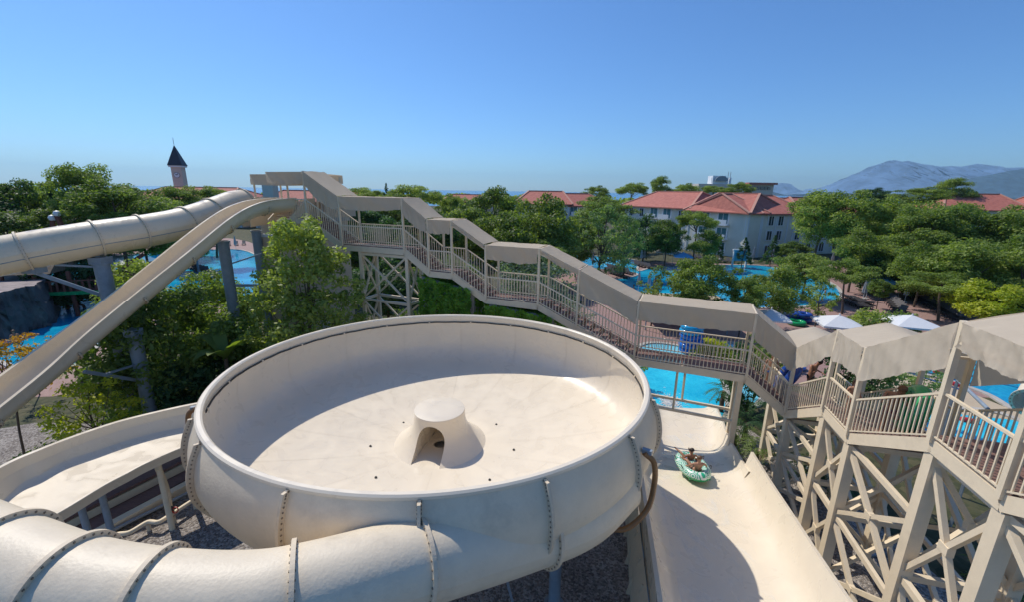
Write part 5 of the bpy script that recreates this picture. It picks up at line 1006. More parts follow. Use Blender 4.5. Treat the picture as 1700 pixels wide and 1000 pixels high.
# ------------------------------------------------------------------ parasols, loungers, rings
m_cloth = mat('pale_grey_cloth', (0.50, 0.52, 0.54), 0.85, 0.05, 3, 0.3, 8); m_wcloth = mat('white_cloth', (0.74, 0.75, 0.76), 0.8, 0.03, 2, 0.2, 6, trans=.12); m_bcloth = mat('blue_cloth', (0.12, 0.36, 0.6), 0.8, 0.05, 3)
def closed_parasol():
    e = empty('parasol', (0, 0, 0)); MB().tube([(0, 0, 0), (0, 0, 2.75)], .03, 8).build('pole', m_white, e); MB().box((0, 0, .05), (.5, .5, .1)).build('base', m_stone, e)
    mb = MB(); rows = []
    for z, r_ in ((.95, .19), (1.0, .2), (1.5, .17), (2.1, .11), (2.55, .05), (2.7, .02)): rows.append([V((r_ * (1 + .35 * (-1) ** k) * math.cos(2 * PI * k / 16), r_ * (1 + .35 * (-1) ** k) * math.sin(2 * PI * k / 16), z)) for k in range(16)]); rows[-1].append(rows[-1][0])
    mb.grid(rows).build('cloth', m_cloth, e); return e
cpar = closed_parasol(); used = False
CPs = [(983, 442, 'closed parasol at the left end of the pool island'), (1019, 447, 'closed parasol in the middle of the pool island'), (1064, 437, 'left one of two closed parasols by the pool tongue'), (1069, 436, 'right one of two closed parasols by the pool tongue'), (1059, 486, 'closed parasol just above the long canopy, left one'), (1076, 488, 'closed parasol just above the long canopy, right one'), (1150, 426, 'closed parasol left of the hotel corner'), (1194, 430, 'closed parasol left of the blue shower panel'), (1219, 433, 'closed parasol right behind the blue shower panel stand'), (1249, 434, 'closed parasol right of the blue shower panel'), (1281, 437, 'closed parasol before the last layered conifer'), (1380, 441, 'closed parasol behind the rounded light tree'), (1458, 450, 'farther of two closed parasols at the dark wood edge'), (1458, 463, 'nearer of two closed parasols at the dark wood edge'), (1432, 499, 'left one of the close pair of parasols over the loungers'), (1437, 496, 'right one of the close pair of parasols over the loungers'), (1483, 489, 'first in the row of three closed parasols on the terrace'), (1490, 494, 'middle in the row of three closed parasols on the terrace'), (1501, 503, 'last in the row of three closed parasols on the terrace'), (1579, 510, 'closed parasol in shade under the leaning pine'), (931, 405, 'far closed parasol among trees left of the pool'), (972, 404, 'far closed parasol beside the loungers beyond the pool')]
for i, (x, y, lb) in enumerate(CPs):
    q = G(x, y, 0); s_ = 1.0 if y > 430 else .95
    if i == 0: cpar.location = q; cpar['label'] = lb; cpar['category'] = 'parasol'; cpar['group'] = 'closed parasols round the pools'
    else: copy_tree(cpar, None, q, random.uniform(0, 3), s_, lb)
def open_parasol(x, y, r_, lb, m=m_wcloth, z=2.7, sq=True, n=4):
    q = G(x, y, z); e = empty('parasol', (q.x, q.y, 0), lb, 'parasol', 'open parasols'); MB().tube([(q.x, q.y, 0), (q.x, q.y, z + .1)], .035, 8).build('pole', m_white, e)
    mb = MB(); a0 = .5; N_ = 8
    top = V((q.x, q.y, z)); R_ = [top + V((math.cos(a0 + 2 * PI * k / N_) * r_ * (1 if k % 2 == 0 or not sq else .74), math.sin(a0 + 2 * PI * k / N_) * r_ * (1 if k % 2 == 0 or not sq else .74), -.62)) for k in range(N_)]
    R2 = [p + V((0, 0, -.13)) for p in R_]; mb.add([top] + R_ + R2, [(0, 1 + k, 1 + (k + 1) % N_) for k in range(N_)] + [(1 + k, 1 + N_ + k, 1 + N_ + (k + 1) % N_, 1 + (k + 1) % N_) for k in range(N_)]); mb.build('cloth', m, e)
    rb = MB()
    for p in R_: rb.bar(top - V((0, 0, .06)), p - V((0, 0, .05)), .03)
    rb.build('rib_set', m_galv, e, kind='stuff'); MB().lathe([(.0, .1), (.05, .08), (.06, 0)], (q.x, q.y, z), 8).build('finial', m_white, e)
open_parasol(1281, 514, 1.75, 'large white parasol left of the blue rings'); open_parasol(1394, 524, 2.0, 'large white parasol in the middle above the canopy'); open_parasol(1515, 524, 2.2, 'large white parasol farthest right by the rising canopy')
open_parasol(1103, 411, 1.9, 'small far white parasol left of the blue one'); open_parasol(1119, 413, 1.9, 'small far white parasol touching the blue one'); open_parasol(1135, 418, 1.9, 'pale blue open parasol by the far pool', m_bcloth)
open_parasol(1035, 400, 1.9, 'dark green open parasol under the pool island trees', mat('green_cloth', (.02, .13, .1), .8)); open_parasol(1470, 458, 1.5, 'faded blue parasol at the dark wood edge', m_bcloth)
m_lback = mat('grey_sling_fabric', (0.13, 0.12, 0.125), 0.8, 0.2, 6)
def lounger():
    e = empty('sun_lounger', (0, 0, 0)); f = MB(); f.bar((-.32, -.95, .3), (-.32, .5, .3), .05).bar((.32, -.95, .3), (.32, .5, .3), .05).bar((-.32, -.95, .3), (.32, -.95, .3), .05); f.build('frame', m_dark, e)
    MB().box((0, -.25, .33), (.6, 1.4, .05)).build('seat', m_dark, e); MB().bar((0, .45, .34), (0, 1.0, .78), .6, .05, up=(0, -1, 1)).build('backrest', m_lback, e)
    for x in (-.3, .3):
        for y in (-.85, .45): MB().box((x, y, .14), (.05, .05, .3)).build('leg', m_dark, e)
    return e
lg = lounger(); li = 0
def lo(x, y, rz, lab, grp):
    global li; q = G(x, y, 0)
    if li == 0: lg.location = q; lg.rotation_euler = (0, 0, rz); lg['label'] = lab; lg['category'] = 'sun lounger'; lg['group'] = grp
    else: copy_tree(lg, None, q, rz, None, lab, grp)
    li += 1
def row(x0, y0, x1, y1, n, rz, lab, grp):
    for k in range(n): t = k / max(1, n - 1); lo(x0 + (x1 - x0) * t, y0 + (y1 - y0) * t, rz, lab, grp)
row(1500, 484, 1592, 533, 22, -1.0, 'dark sun lounger in the long rightmost row on the terrace', 'loungers in the long terrace row')
row(1470, 492, 1494, 522, 9, -1.0, 'dark sun lounger in the short row beside three closed parasols', 'loungers in the short terrace row')
row(1404, 495, 1432, 506, 6, 1.2, 'dark sun lounger stacked close behind the leaning pine', 'loungers behind the leaning pine')
row(1404, 502, 1430, 513, 5, 1.2, 'dark sun lounger in the front file behind the leaning pine', 'loungers in the front file by the pine')
row(1014, 447, 1046, 455, 9, .4, 'dark sun lounger on the pool island', 'loungers on the pool island')
row(1012, 453, 1036, 461, 7, .4, 'dark sun lounger at the island edge nearest the water', 'loungers at the island edge'); row(1058, 441, 1080, 446, 5, .2, 'dark sun lounger on the pool tongue', 'loungers on the pool tongue')
row(955, 418, 985, 421, 6, .2, 'dark sun lounger in shade beyond the far pool', 'loungers beyond the far pool'); row(1190, 434, 1212, 436, 3, .1, 'lounger on the lawn before the blue white facade', 'loungers before the hotel')
row(1110, 423, 1165, 430, 8, .3, 'dark sun lounger beside the open parasols', 'loungers by the open parasols')
row(318, 446, 345, 452, 6, .8, 'dark sun lounger by the play pool, seen under the chute', 'loungers by the play pool')
row(205, 417, 300, 411, 10, .5, 'lounger in the far row along the play pool', 'loungers along the far side of the play pool'); row(305, 411, 405, 406, 9, .5, 'lounger in the far row right of the play pool slides', 'loungers right of the play pool slides')
for k, x in enumerate((215, 238, 262, 290, 350, 392)): copy_tree(cpar, None, G(x, 414, 0), k, 1.0, ['closed parasol', 'second closed parasol', 'third closed parasol', 'fourth closed parasol', 'fifth closed parasol', 'last closed parasol'][k] + ' from the left beyond the play pool')
# shower panel stand
sp = empty('shower_wall', G(1226, 443, 0), 'turquoise framed shower wall beside the large pool', 'shower wall'); q = G(1226, 443, 0)
MB().box((q.x, q.y, 1.9), (2.0, .2, 1.7)).build('panel', m_shallow, sp); 
for d in (-1.1, 1.1): MB().box((q.x + d, q.y, 1.4), (.2, .3, 2.8)).build('post', m_trim, sp)
MB().box((q.x, q.y, 2.85), (2.6, .32, .2)).build('top_rail', m_trim, sp)
# rings
def ring(name, lab, c, R_, r_, m, grp=None, rot=None, cat='swim ring'):
    e = MB().torus((0, 0, 0), R_, r_, 30, 10).mesh(name, m, 80); o = place(name, e, None, c, rot); tag(o, lab, cat, grp); return o
q = G(1145, 585, 0)
for k in range(6):
    lb = ['lowest ring of the tall turquoise stack beyond the bridge', 'second lowest ring of the turquoise stack', 'third ring from the bottom of the turquoise stack', 'third ring from the top of the turquoise stack', 'second highest ring of the turquoise stack, pushed left', 'topmost ring of the turquoise stack beyond the bridge'][k]
    ring('swim_ring', lb, (q.x + (.1 if k == 4 else 0) * -1 + .03 * (-1) ** k, q.y, .22 + k * .36), .66, .2, m_cyan if k > 3 else m_blue, 'stack of rings beyond the bridge')
for k, (x, y, z) in enumerate([(1313, 533, .25), (1331, 535, .25), (1313, 533, .66), (1331, 535, .66), (1297, 533, .25)]):
    q = G(x, y, 0); ring('swim_ring', ['lower blue ring left in the pair of piles between parasols', 'lower blue ring right in the pair of piles between parasols', 'upper blue ring left in the pair of piles between parasols', 'upper blue ring right in the pair of piles between parasols', 'blue ring lying left of the piles between parasols'][k], (q.x, q.y, z), .6, .22, m_navy, 'blue rings between the large parasols')
q = G(1322, 540, 0); ring('swim_ring', 'green ring in front of the blue ring piles', (q.x, q.y, .2), .6, .2, m_green, 'blue rings between the large parasols')
m_yel = mat('yellow_vinyl', (.7, .42, .03), .3)
for k, (x, y, m_) in enumerate([(1297, 580, m_yel), (1301, 586, m_white), (1307, 591, m_yel), (1311, 597, m_white), (1318, 605, m_white), (1322, 613, m_blue), (1301, 597, m_white)]):
    q = G(x, y, 0); ring('swim_ring', ['small yellow ring farthest back on the pink terrace', 'white ring beside the farthest yellow one', 'yellow ring between two white ones', 'white ring third on the pink terrace', 'white ring fourth on the pink terrace', 'blue ring nearest the lower stair landing', 'white ring leftmost on the pink terrace'][k], (q.x, q.y, .16), .42, .15, m_)
# kiosk under the shade beyond the bridge
kk = empty('shade_shelter', G(1140, 560, 0), 'low dark shade shelter on posts beyond the bridge landing', 'shelter')
a_ = G(1070, 552, 0); b_ = G(1215, 560, 0); MB().prism([(a_.x, a_.y + .3), (b_.x, b_.y + .3), (b_.x + .3, b_.y + 4.3), (a_.x, a_.y + 4.3)], 2.5, 2.6).build('roof', m_fab, kk)
for p in ((a_.x + .2, a_.y + .5), (b_.x - .2, b_.y + .5), (a_.x + .2, a_.y + 4), (b_.x, b_.y + 4), ((a_.x + b_.x) / 2, a_.y + 4)): MB().bar((*p, 0), (*p, 2.5), .08).build('post', m_galv, kk)
dk = MB().box(((a_.x + b_.x) / 2, a_.y + 4.4, 1.2), (b_.x - a_.x, .1, 2.4)); dk.build('back_panel', m_black, kk)
# low wall and box by the right parasols
q = G(1486, 545, 0); sb = empty('towel_box', q, 'white box with turquoise lid by the right large parasol', 'box'); MB().box((q.x, q.y, .5), (1.6, .9, 1.0)).build('body', m_trim, sb); MB().box((q.x, q.y, 1.06), (1.7, 1.0, .12)).build('lid', m_cyan, sb)
# curved kerb stones round the small pool below the stair
# right hand slide mouth at the far right
rm_ = empty('slide_mouth', G(1716, 672, 1.2), 'white flanged tube slide mouth at the right edge by the pool', 'water slide'); q = G(1716, 672, 1.6)
ax = V((-.75, -.5, -.25)).normalized(); s1 = ax.cross(V((0, 0, 1))).normalized(); s2 = s1.cross(ax)
for r_, a, b, nm, m_ in ((.72, 0, 2.6, 'tube_section', m_bowl),):
    rows = [[q - ax * t + (s1 * math.cos(2 * PI * k / 24) + s2 * math.sin(2 * PI * k / 24)) * r_ for k in range(25)] for t in np.linspace(a, b, 6)]; MB().grid(rows).build(nm, m_, rm_, smooth=60)
rows = [[q + ax * t + (s1 * math.cos(2 * PI * k / 24) + s2 * math.sin(2 * PI * k / 24)) * r_ for k in range(25)] for r_, t in ((.71, -.03), (.85, -.03), (.85, .04), (.71, .04))]; MB().grid(rows).build('flange', m_flange, rm_)
bt = MB()
for k in range(24): c = q + ax * .04 + (s1 * math.cos(2 * PI * k / 24) + s2 * math.sin(2 * PI * k / 24)) * .78; bt.bar(c, c + ax * .03, .05)
bt.build('bolt_row', m_bolt, rm_, kind='stuff'); MB().bar((q.x, q.y, 0), (q.x + .3, q.y + .2, 1.1), .3).build('leg', m_galv, rm_)
for k, (x, y) in enumerate([(1549, 613), (1561, 620), (1590, 640), (1608, 700)]):
    q = G(x, y, .05); MB().lathe([(.02, -.4), (.17, -.3), (.19, 0), (.17, .3), (.02, .4)], (0, 0, 0), 12).own('lane_float', mat('red_float', (.5, .03, .04), .4), ['red float in the lane pool, left one', 'red float in the lane pool, second from left', 'red float in the lane pool behind the tall post', 'red float seen through the near railing'][k], 'float', smooth=True, base=(0, 0, 0)); o = bpy.context.scene.objects[-1]
    for ob in S.objects:
        if ob.name.startswith('lane_float') and ob.location.length < .001: ob.location = q; ob.rotation_euler = (PI / 2, 0, 1.1)
dp = G(1545, 640, 0); dd = empty('drain_pipe', dp, 'slanting grey blue pipe above the tan deck behind the near stair', 'pipe'); MB().tube([GY(1590, 632, 15.5), GY(1640, 680, 13.2)], .06, 10).build('pipe', m_galv, dd)
MB().bar((GY(1590, 632, 15.5)), V((*GY(1590, 632, 15.5)[:2], 0)), .08).build('post', m_galv, dd); MB().bar((GY(1640, 680, 13.2)), V((*GY(1640, 680, 13.2)[:2], 0)), .08).build('post', m_galv, dd)
# ------------------------------------------------------------------ play area at the left
rk = empty('rock_wall', G(40, 555, 0), 'dark grey artificial rock wall with a flat walkway top in the play pool', 'rock'); base = px([(-120, 590), (-20, 572), (30, 560), (60, 548), (88, 540), (98, 515), (70, 500), (-120, 520)])
m_rock = mat('dark_artificial_rock', (.05, .055, .06), .75, .5, .5, .9, 1.2, col2=(.17, .165, .16)); m_walk = mat('mottled_walkway', (.28, .23, .22), .85, .35, 1.6, .5, 3)
bm = bmesh.new(); ps = smooth_poly(base, 6); n = len(ps); cx_ = sum(p[0] for p in ps) / n; cy_ = sum(p[1] for p in ps) / n; rws = []
for j in range(9):
    z = j / 8 * 3.6; ring_ = []
    for i, p in enumerate(ps):
        k = 1 - .12 * (j / 8) + .09 * pnoise(i * .9, j * 1.1, 2) + .05 * pnoise(i * 2.3, j * 2.9, 5); ring_.append(V((cx_ + (p[0] - cx_) * k, cy_ + (p[1] - cy_) * k, z + .25 * pnoise(i * .7, j, 3) * (j < 8))))
    rws.append(ring_ + [ring_[0]])
MB().grid(rws).build('rock_face', m_rock, rk, smooth=25); MB().add(rws[-1][:-1], [tuple(range(n))]).build('rock_top', m_walk, rk)
m_rw = mat('red_brown_timber', (.16, .055, .035), .75, .2, 4, .2, 30); m_thatch = mat('weathered_shingle', (.20, .15, .10), .9, .25, 5, .4, 20)
ph = empty('play_house', G(115, 530, 0), 'red brown timber play house on posts with a shingle roof in the pool', 'play structure'); o_ = G(112, 520, 0); ux = V((.95, .3, 0)).normalized(); uy = V((-.3, .95, 0)).normalized()
def pp(a, b, z): return V((o_.x, o_.y, 0)) + ux * a + uy * b + V((0, 0, z))
for a in (-3, -.8, 1.6, 4, 6.2):
    for b in (-1.5, 1.6): MB().bar(pp(a, b, -.2), pp(a, b, 4.2), .24).build('post', m_rw, ph)
for z in (2.4,):
    MB().prism([tuple(pp(a, b, 0)[:2]) for a, b in ((-3.4, -1.9), (6.6, -1.9), (6.6, 2), (-3.4, 2))], z - .2, z).build('deck', m_rw, ph); MB().bar(pp(-1, -1.95, z - .1), pp(6.6, -1.95, z - .1), .12, .3).build('deck_edge', m_green, ph)
    MB().bar(pp(-3.4, -1.9, z + 1), pp(6.6, -1.9, z + 1), .1).build('handrail', m_rw, ph)
    for k in range(22): MB().bar(pp(-3.3 + k * .46, -1.9, z), pp(-3.3 + k * .46, -1.9, z + 1), .16, .05).build('picket', m_rw, ph)
rf_ = MB(); rf_.add([pp(-3.2, -2, 4.1), pp(.6, -2, 4.1), pp(.6, 2, 4.1), pp(-3.2, 2, 4.1), pp(-3.2, 0, 5.6), pp(.6, 0, 5.6)], [(0, 1, 5, 4), (2, 3, 4, 5), (0, 4, 3), (1, 2, 5)]); rf_.build('roof', m_thatch, ph)
MB().box(pp(-2.8, -2.5, 1.9), (1.1, .9, 1.4), .3).build('water_bucket', m_cyan, ph)
MB().bar(pp(2.5, .3, 2.6), pp(5.6, 2.8, 5.0), .3).build('gangway', m_rw, ph); MB().bar(pp(1.5, 1.3, 2.6), pp(8, 4.4, 4.2), .15, 1.0).build('gangway', m_rw, ph)
ph2 = empty('play_ship', G(40, 470, 0), 'jumble of brown and white play ship decks with orange sails left of the play house', 'play structure'); o_ = G(20, 475, 0)
m_or = mat('orange_panel', (.6, .12, .02), .6)
for k, (a, b, z, w, d, h, m_) in enumerate([(0, 0, 1.6, 8, 4, .3, m_rw), (-3, 1, 2.9, 5, 3, .25, m_stone), (4, 2, 2.5, 5, 3, .3, m_rw), (-1, 3, 3.6, 6, 2.5, .25, m_white), (5, -1, 3.3, 3.2, 2.4, .2, m_or), (-5, -2, 2.8, 4, 2, .2, m_or), (2, 5, 4.3, 4, 2, .3, m_rw), (8, 4, 2.1, 4, 3, .9, m_stone), (-8, 3, 2.4, 5, 4, 1.6, m_rock)]):
    MB().box(pp(a, b, z), (w, d, h), .4 + .2 * k).build('deck', m_, ph2)
for a in range(-6, 9, 3):
    for b in (-1, 3): MB().bar(pp(a, b, -.1), pp(a + .3, b, 4.5), .2).build('post', m_rw, ph2)
for k in range(12): MB().bar(pp(-7 + k * 1.4, -1.5 + (k % 3), 3.2), pp(-6 + k * 1.4, 1 + (k % 2) * 2, 4.6), .1, .3).build('beam', m_rw if k % 3 else m_white, ph2)
for k, (x, y, m_) in enumerate([(245, 425, m_bcloth), (228, 440, m_bcloth), (205, 432, m_wcloth), (195, 430, m_wcloth)]): open_parasol(x, y, 1.5, ['blue parasol by the play pool, right one', 'blue parasol by the play pool, left one', 'white parasol beside the column top, right one', 'white parasol beside the column top, left one'][k], m_)
for k, (x, y, dx, m_, lb) in enumerate([(285, 416, 7, m_shallow, 'pale turquoise slide in the play area, upper one'), (300, 428, 8, m_shallow, 'pale turquoise slide in the play area, lower one')]):
    a_ = G(x - 22, y + 12, 1.0); b_ = G(x + 25, y - 8, 3.0); root = empty('kids_slide', (a_.x, a_.y, 0), lb, 'water slide'); pts = catmull([a_, a_.lerp(b_, .4) + V((-.8, 0, -.3)), b_], 8)
    sweep(MB(), pts, [(-1, .5), (-.9, 0), (0, -.25), (.9, 0), (1, .5)]).build('bed', m_cyan, root); 
    for sg in (-1, 1): MB().tube([p + V((0, 0, .5)) + f[2] * sg for p, f in zip(pts, frames(pts))], .12, 8).build('side_wall', m_bowl, root)
    for p in (pts[0], pts[-1]): MB().bar(V((p.x, p.y, 0)), p, .2).build('leg', m_galv, root)
# slender tower of rides poking over the left tube
q = GY(96, 385, 40); st_ = empty('splash_ride', (q.x, q.y, 0), 'small red white ride top with a white ball poking over the left tube', 'play structure')
MB().bar((q.x, q.y, 0), (q.x, q.y, q.z), .35).build('post', m_rw, st_); MB().bar((q.x - .6, q.y, q.z - .8), (q.x - .2, q.y, q.z + 1.2), .3).build('arm', m_rw, st_); MB().bar((q.x + .8, q.y, q.z - .8), (q.x + .3, q.y, q.z + 1.5), .3).build('arm', m_rw, st_)
for d, z in ((-.2, 1.3), (.35, 1.7), (.1, .3)): MB().lathe([(.0, -.3), (.22, -.2), (.3, 0), (.22, .2), (.0, .3)], (q.x + d, q.y, q.z + z), 10).build('ball', m_white, st_, smooth=True)
# ------------------------------------------------------------------ people
def skin_obj(name, verts, edges, radii, m, parent, sub=1, root_i=0):
    me = bpy.data.meshes.new(name); me.from_pydata([tuple(v) for v in verts], edges, []); me.materials.append(m); o = place(name, me, parent)
    o.modifiers.new('skin', 'SKIN'); 
    L_ = me.skin_vertices[0].data if me.skin_vertices else None
    if L_ is None:
        bpy.context.view_layer.objects.active = o; L_ = me.skin_vertices[0].data
    for i, r_ in enumerate(radii): L_[i].radius = (r_, r_); L_[i].use_root = (i == root_i)
    o.modifiers['skin'].use_smooth_shade = True; s_ = o.modifiers.new('sub', 'SUBSURF'); s_.levels = sub; s_.render_levels = sub; return o
def person(lab, loc, rz, J, h=1.72, skin=m_skin, hair=m_hair, cloth=None, top=None, long_hair=False, name='person'):
    """J: joint positions in a body frame (x right, y forward, z up), origin at the pelvis"""
    e = empty(name, loc, lab, 'person'); e.rotation_euler = (0, 0, rz); k = h / 1.72; vs = []; es = []; rs = []
    def add(p, r_, par=None):
        vs.append(V(p) * k); rs.append(r_ * k)
        if par is not None: es.append((par, len(vs) - 1))
        return len(vs) - 1
    P = {q: V(J[q]) for q in J}; pel = add(P['pelvis'], .135); sp_ = add(P['pelvis'].lerp(P['chest'], .5), .125, pel); ch = add(P['chest'], .15, sp_); nb = add(P['chest'].lerp(P['neck'], .7), .085, ch); nk = add(P['neck'], .055, nb)
    up = (P['head'] - P['neck']).normalized(); fw = V(J.get('face', (0, 1, 0))).normalized(); hd0 = add(P['head'] - up * .03 + fw * .015, .078, nk); hd1 = add(P['head'] + up * .07 - fw * .01, .09, hd0); add(P['head'] + up * .13 - fw * .01, .06, hd1); add(P['head'] + up * .02 + fw * .105, .016, hd0)
    for sd_ in 'LR':
        sg = -1 if sd_ == 'L' else 1; sh = add(P['sh' + sd_], .058, ch); el = add(P['el' + sd_], .040, sh); wr = add(P['wr' + sd_], .027, el); d = (P['wr' + sd_] - P['el' + sd_]).normalized(); pm = add(P['wr' + sd_] + d * .06, .032, wr); lat = d.cross(V((0, 0, 1)));
        lat = lat.normalized() if lat.length > .1 else V((1, 0, 0))
        hp = add(P['hip' + sd_], .10, pel); kn = add(P['kn' + sd_], .060, hp); an = add(P['an' + sd_], .038, kn); fd_ = V(J.get('ft' + sd_, (0, 1, 0))).normalized(); add(P['an' + sd_] + fd_ * .05 + V((0, 0, -.045)), .038, an); add(P['an' + sd_] + fd_ * .16 + V((0, 0, -.06)), .026, len(vs) - 1)
        for j in range(4):
            b0 = P['wr' + sd_] + d * .085 + lat * (.018 * (j - 1.5)); vs.append(b0 * k); rs.append(.0085 * k); es.append((pm, len(vs) - 1)); l_ = [.065, .075, .07, .055][j]; vs.append((b0 + d * l_ * .55 + V((0, 0, -.006))) * k); rs.append(.008 * k); es.append((len(vs) - 2, len(vs) - 1)); vs.append((b0 + d * l_ + V((0, 0, -.02))) * k); rs.append(.007 * k); es.append((len(vs) - 2, len(vs) - 1))
        t0 = add(P['wr' + sd_] + d * .045 + lat * .045, .010, pm); add(P['wr' + sd_] + d * .085 + lat * .06, .008, t0)
    skin_obj('body', vs, es, rs, skin, e, 1)
    hc = P['head'] + up * .06 - fw * .015; q_ = up.to_track_quat('Z', 'Y').to_matrix(); mb = MB(); mb.lathe([(.102, -.02), (.108, .02), (.1, .06), (.07, .1), (.02, .118)], (0, 0, 0), 16, capt=True); mb.v = [tuple((hc + q_ @ V(v) - fw * .012) * k) for v in mb.v]; o = place('hair', mb.mesh('hair', hair, True), e)
    if long_hair: MB().bar((P['head'] - fw * .08 + up * .05) * k, (P['head'] - fw * .13 - up * .16) * k, .1 * k, .06 * k).build; mm = MB().tube([(P['head'] - fw * .09 + up * .06) * k, (P['head'] - fw * .12 - up * .06) * k, (P['head'] - fw * .10 - up * .18) * k], [.05 * k, .055 * k, .03 * k], 8); place('ponytail', mm.mesh('ponytail', hair, True), e)
    if cloth: 
        v2 = [P['pelvis'] + (P['chest'] - P['pelvis']).normalized() * .05, P['pelvis']]; e2 = [(0, 1)]; r2 = [.142, .15]
        for sd_ in 'LR': i0 = len(v2); v2 += [P['hip' + sd_], P['hip' + sd_].lerp(P['kn' + sd_], .42)]; r2 += [.115, .095]; e2 += [(1, i0), (i0, i0 + 1)]
        skin_obj('trunks', [v * k for v in v2], e2, [r_ * k for r_ in r2], cloth, e, 1, 1)
    if top: skin_obj('swim_top', [v * k for v in (P['chest'] - V((0, 0, .1)), P['chest'] + (P['neck'] - P['chest']) * .25)], [(0, 1)], [.15 * k, .16 * k], top, e, 1, 0)
    return e
STAND = dict(pelvis=(0, 0, .93), chest=(0, .01, 1.24), neck=(0, .01, 1.47), head=(0, .03, 1.56), shL=(-.19, 0, 1.38), shR=(.19, 0, 1.38), elL=(-.27, -.03, 1.1), elR=(.27, -.03, 1.1), wrL=(-.27, .12, .9), wrR=(.27, .12, .9), hipL=(-.1, 0, .86), hipR=(.1, 0, .86), knL=(-.11, .03, .48), knR=(.11, .03, .48), anL=(-.11, -.01, .07), anR=(.11, .0, .07))
# double raft with two riders
ci = 27; bedL = big[ci][3 + 15]; bedN = big[min(ci + 3, len(big) - 1)][3 + 15]; rows_bed = [(r_[18]) for r_ in big]
bc = min(rows_bed, key=lambda p: (p - G(1147, 783, p.z)).length); kx = rows_bed.index(bc); dr = (rows_bed[min(kx + 2, len(rows_bed) - 1)] - rows_bed[max(0, kx - 2)]).normalized(); yaw = math.atan2(dr.y, dr.x) - PI / 2 + .22; pit = math.asin(dr.z)
cen_ = G(1149, 781, bc.z + .1)
rf0 = empty('double_raft', cen_, 'green and white patterned double raft carrying two riders down the white slide', 'raft'); RM = Matrix.Rotation(yaw, 3, 'Z') @ Matrix.Rotation(pit, 3, 'X')
def raftmat():
    m, n, b, tc = nodes_of('patterned_raft_vinyl', .3); w = n.nodes.new('ShaderNodeTexVoronoi'); w.inputs['Scale'].default_value = 3.4; n.links.new(tc.outputs['Object'], w.inputs['Vector']); mt = n.nodes.new('ShaderNodeMath'); mt.operation = 'SINE'; ml = n.nodes.new('ShaderNodeMath'); ml.operation = 'MULTIPLY'; ml.inputs[1].default_value = 34; n.links.new(w.outputs['Distance'], ml.inputs[0]); n.links.new(ml.outputs[0], mt.inputs[0])
    n.links.new(ramp(n, mt.outputs[0], [(.1, (.70, .80, .76)), (.35, (.02, .42, .24))]), b.inputs['Base Color']); b.inputs['Coat Weight'].default_value = .3; return m
m_raft = raftmat()
def rlocal(mb, name, m, par=rf0, smooth=80): mb.v = [tuple(RM @ V(v)) for v in mb.v]; return place(name, mb.mesh(name, m, smooth), par)
def ring8(z0, z1, scale=1.0):
    mb = MB(); rows = []; N_ = 56
    for i in range(N_ + 1):
        t = 2 * PI * i / N_; x = .40 * math.cos(t) * (1 + .12 * math.cos(2 * t) * -1 * 0 + .10 * (abs(math.sin(t)) - .5)); y = .74 * math.sin(t); tx = V((-math.sin(t) * .4, .74 * math.cos(t), 0)).normalized(); nn = V((tx.y, -tx.x, 0)); row = []
        for j in range(9): b = z0 + (z1 - z0) * j / 8; row.append(V((x, y, .16)) + nn * .165 * math.cos(b) + V((0, 0, .165 * math.sin(b))))
        rows.append(row)
    return mb.grid(rows)
rlocal(ring8(-.15, PI + .1), 'raft_top', m_raft); rlocal(ring8(PI + .1, 2 * PI - .15), 'raft_base', m_green)
rlocal(MB().tube([(-.35, .02, .2), (0, .02, .2), (.35, .02, .2)], [.13, .15, .13], 10), 'cross_tube', m_raft); rlocal(MB().box((0, 0, .04), (.75, 1.4, .04)), 'raft_floor', m_green)
for x, y in ((-.5, .35), (.5, .35), (-.5, -.3), (.5, -.3)): rlocal(MB().tube(catmull([(x, y - .08, .28), (x * 1.1, y, .36), (x, y + .08, .28)], 4), .015, 6), 'handle', m_black)
SIT = dict(pelvis=(0, 0, .12), chest=(0, -.16, .40), neck=(0, -.2, .60), head=(0, -.18, .70), face=(0, 1, .1), shL=(-.18, -.17, .52), shR=(.18, -.17, .52), elL=(-.36, -.08, .36), elR=(.36, -.08, .36), wrL=(-.42, .1, .24), wrR=(.42, .1, .24), hipL=(-.1, .04, .12), hipR=(.1, .04, .12), knL=(-.27, .38, .36), knR=(.2, .38, .36), anL=(-.34, .74, .22), anR=(.2, .74, .24), ftL=(-.3, .6, .7), ftR=(.1, .6, .7))
def seated(lab, off, J, **kw): 
    p = cen_ + RM @ V(off); e = person(lab, p, yaw, J, **kw); e.rotation_euler = RM.to_euler(); return e
seated('rear rider with brown hair leaning back in the double raft', (0, -.36, .1), SIT, h=1.5, hair=m_hairb, skin=m_skin, cloth=m_black)
S2 = dict(SIT); S2.update(knL=(-.26, .36, .34), anL=(-.36, .72, .34), knR=(.22, .36, .3), anR=(.26, .72, .3), elL=(-.32, -.12, .34), elR=(.34, -.1, .38), wrR=(.44, .08, .3)); seated('front rider with black hair and bright blue swim trunks, legs raised', (-.02, .26, .1), S2, h=1.4, hair=m_hair, skin=m_skin2, cloth=m_blue)
def on2(y, d, z): p = L2(y) + N2 * d; return V((p.x, p.y, z))
MAN = dict(STAND); MAN.update(chest=(0, .08, 1.22), neck=(0, .16, 1.43), head=(0, .22, 1.52), elR=(.34, .1, 1.1), wrR=(.38, .25, 1.25), elL=(-.3, .05, 1.1), wrL=(-.25, .3, 1.05), knL=(-.12, .22, .55), anL=(-.12, .12, .2))
yaw2 = math.atan2(D2.y, D2.x) - PI / 2
def fl2(y): return float(np.interp(y, [6.35, 8.1, 10.95, 12.5, 15.08], [6.7, 6.7, 5.07, 5.07, 3.52]))
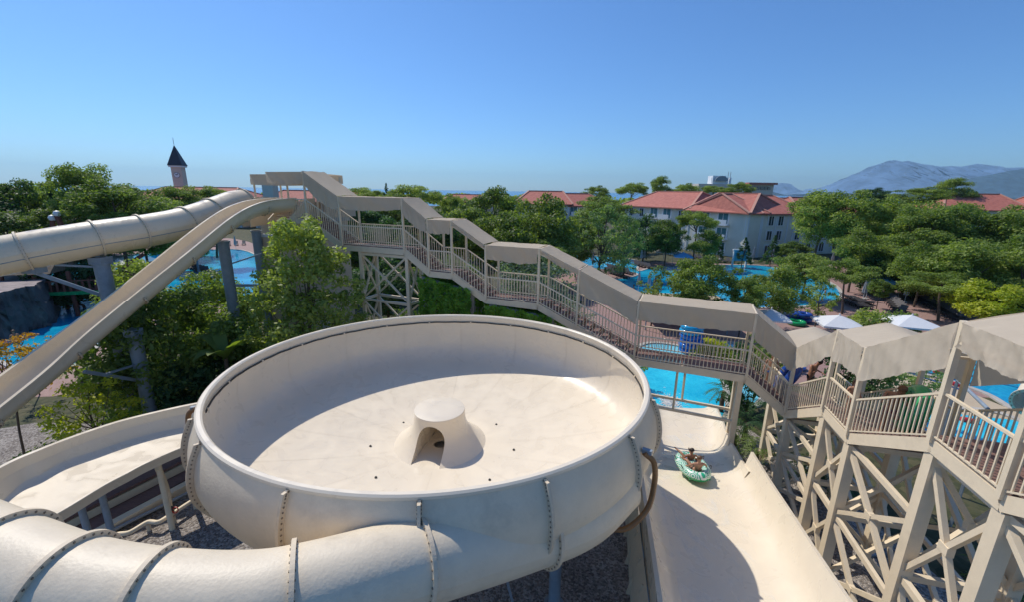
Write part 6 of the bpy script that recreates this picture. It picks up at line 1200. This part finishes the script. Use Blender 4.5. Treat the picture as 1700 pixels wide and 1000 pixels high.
def stand_at(x, y, hz_): 
    for _ in range(6): p = G(x, y, hz_); hz_ = fl2(p.y) + hz_off
    return V((p.x, p.y, fl2(p.y) + .04))
pm = L2(10.95) + N2 * .8; pm.z = 5.12
person('bare backed man bending forward on the stair with a green ring on his shoulder', pm, yaw2 + .1, MAN, h=1.72, skin=m_skin2, hair=m_hairb, cloth=mat('dark_patterned_trunks', (.03, .03, .1), .7, .5, 12, col2=(.3, .05, .06)))
rp_ = pm + N2 * .42 + D2 * .12 + V((0, 0, 1.0)); ring('swim_ring', 'large green ring carried by the man on the near stair', rp_, .5, .2, m_green, rot=(1.35, .2, yaw2 + 1.25))
pk = L2(11.9) + N2 * .35; pk.z = 5.1; person('child in a white top and orange shorts standing on the first landing', pk, yaw2 + .2, STAND, h=1.28, skin=m_skin, hair=m_hairb, cloth=mat('orange_shorts', (.6, .1, .03), .7), top=m_white, long_hair=True)
pa = G(1346, 622, 4.5); person('bare chested man in dark trunks at the foot of the near stair', (pa.x, pa.y, 3.55), yaw2 + .9, MAN, h=1.72, skin=m_skin2, hair=m_hair, cloth=m_black)
pb = G(1306, 626, 4.25); ring('swim_ring', 'dark blue ring leaning on the railing at the foot of the stair', pb, .55, .22, m_navy, rot=(1.0, .2, yaw2 + 1.2))
pc = G(1283, 600, 4.8); person('person in shade behind the blue ring at the foot of the stair', (pc.x, pc.y, 3.55), yaw2 - .5, STAND, h=1.6, skin=m_skin, hair=m_hair, cloth=m_blue)
SW = dict(STAND)
for k, (x, y, lb) in enumerate([(1052, 481, 'swimmer standing in the pool above the long canopy'), (30, 580, 'bather standing beside the rock wall'), (1255, 470, 'swimmer in the large pool right of the green tree'), (1370, 486, 'swimmer at the far right end of the large pool'), (985, 434, 'swimmer in the far pool behind the airy trees'), (340, 470, 'swimmer in the play pool seen under the chute'), (1650, 620, 'swimmer in the lane pool at the right')]):
    q = G(x, y, 0); person(lb, (q.x, q.y, -.3 if k == 1 else -1.05), 1.0, STAND, skin=(m_skin, m_skin2)[k % 2], hair=(m_hair, m_hairb)[k % 2], cloth=m_black)
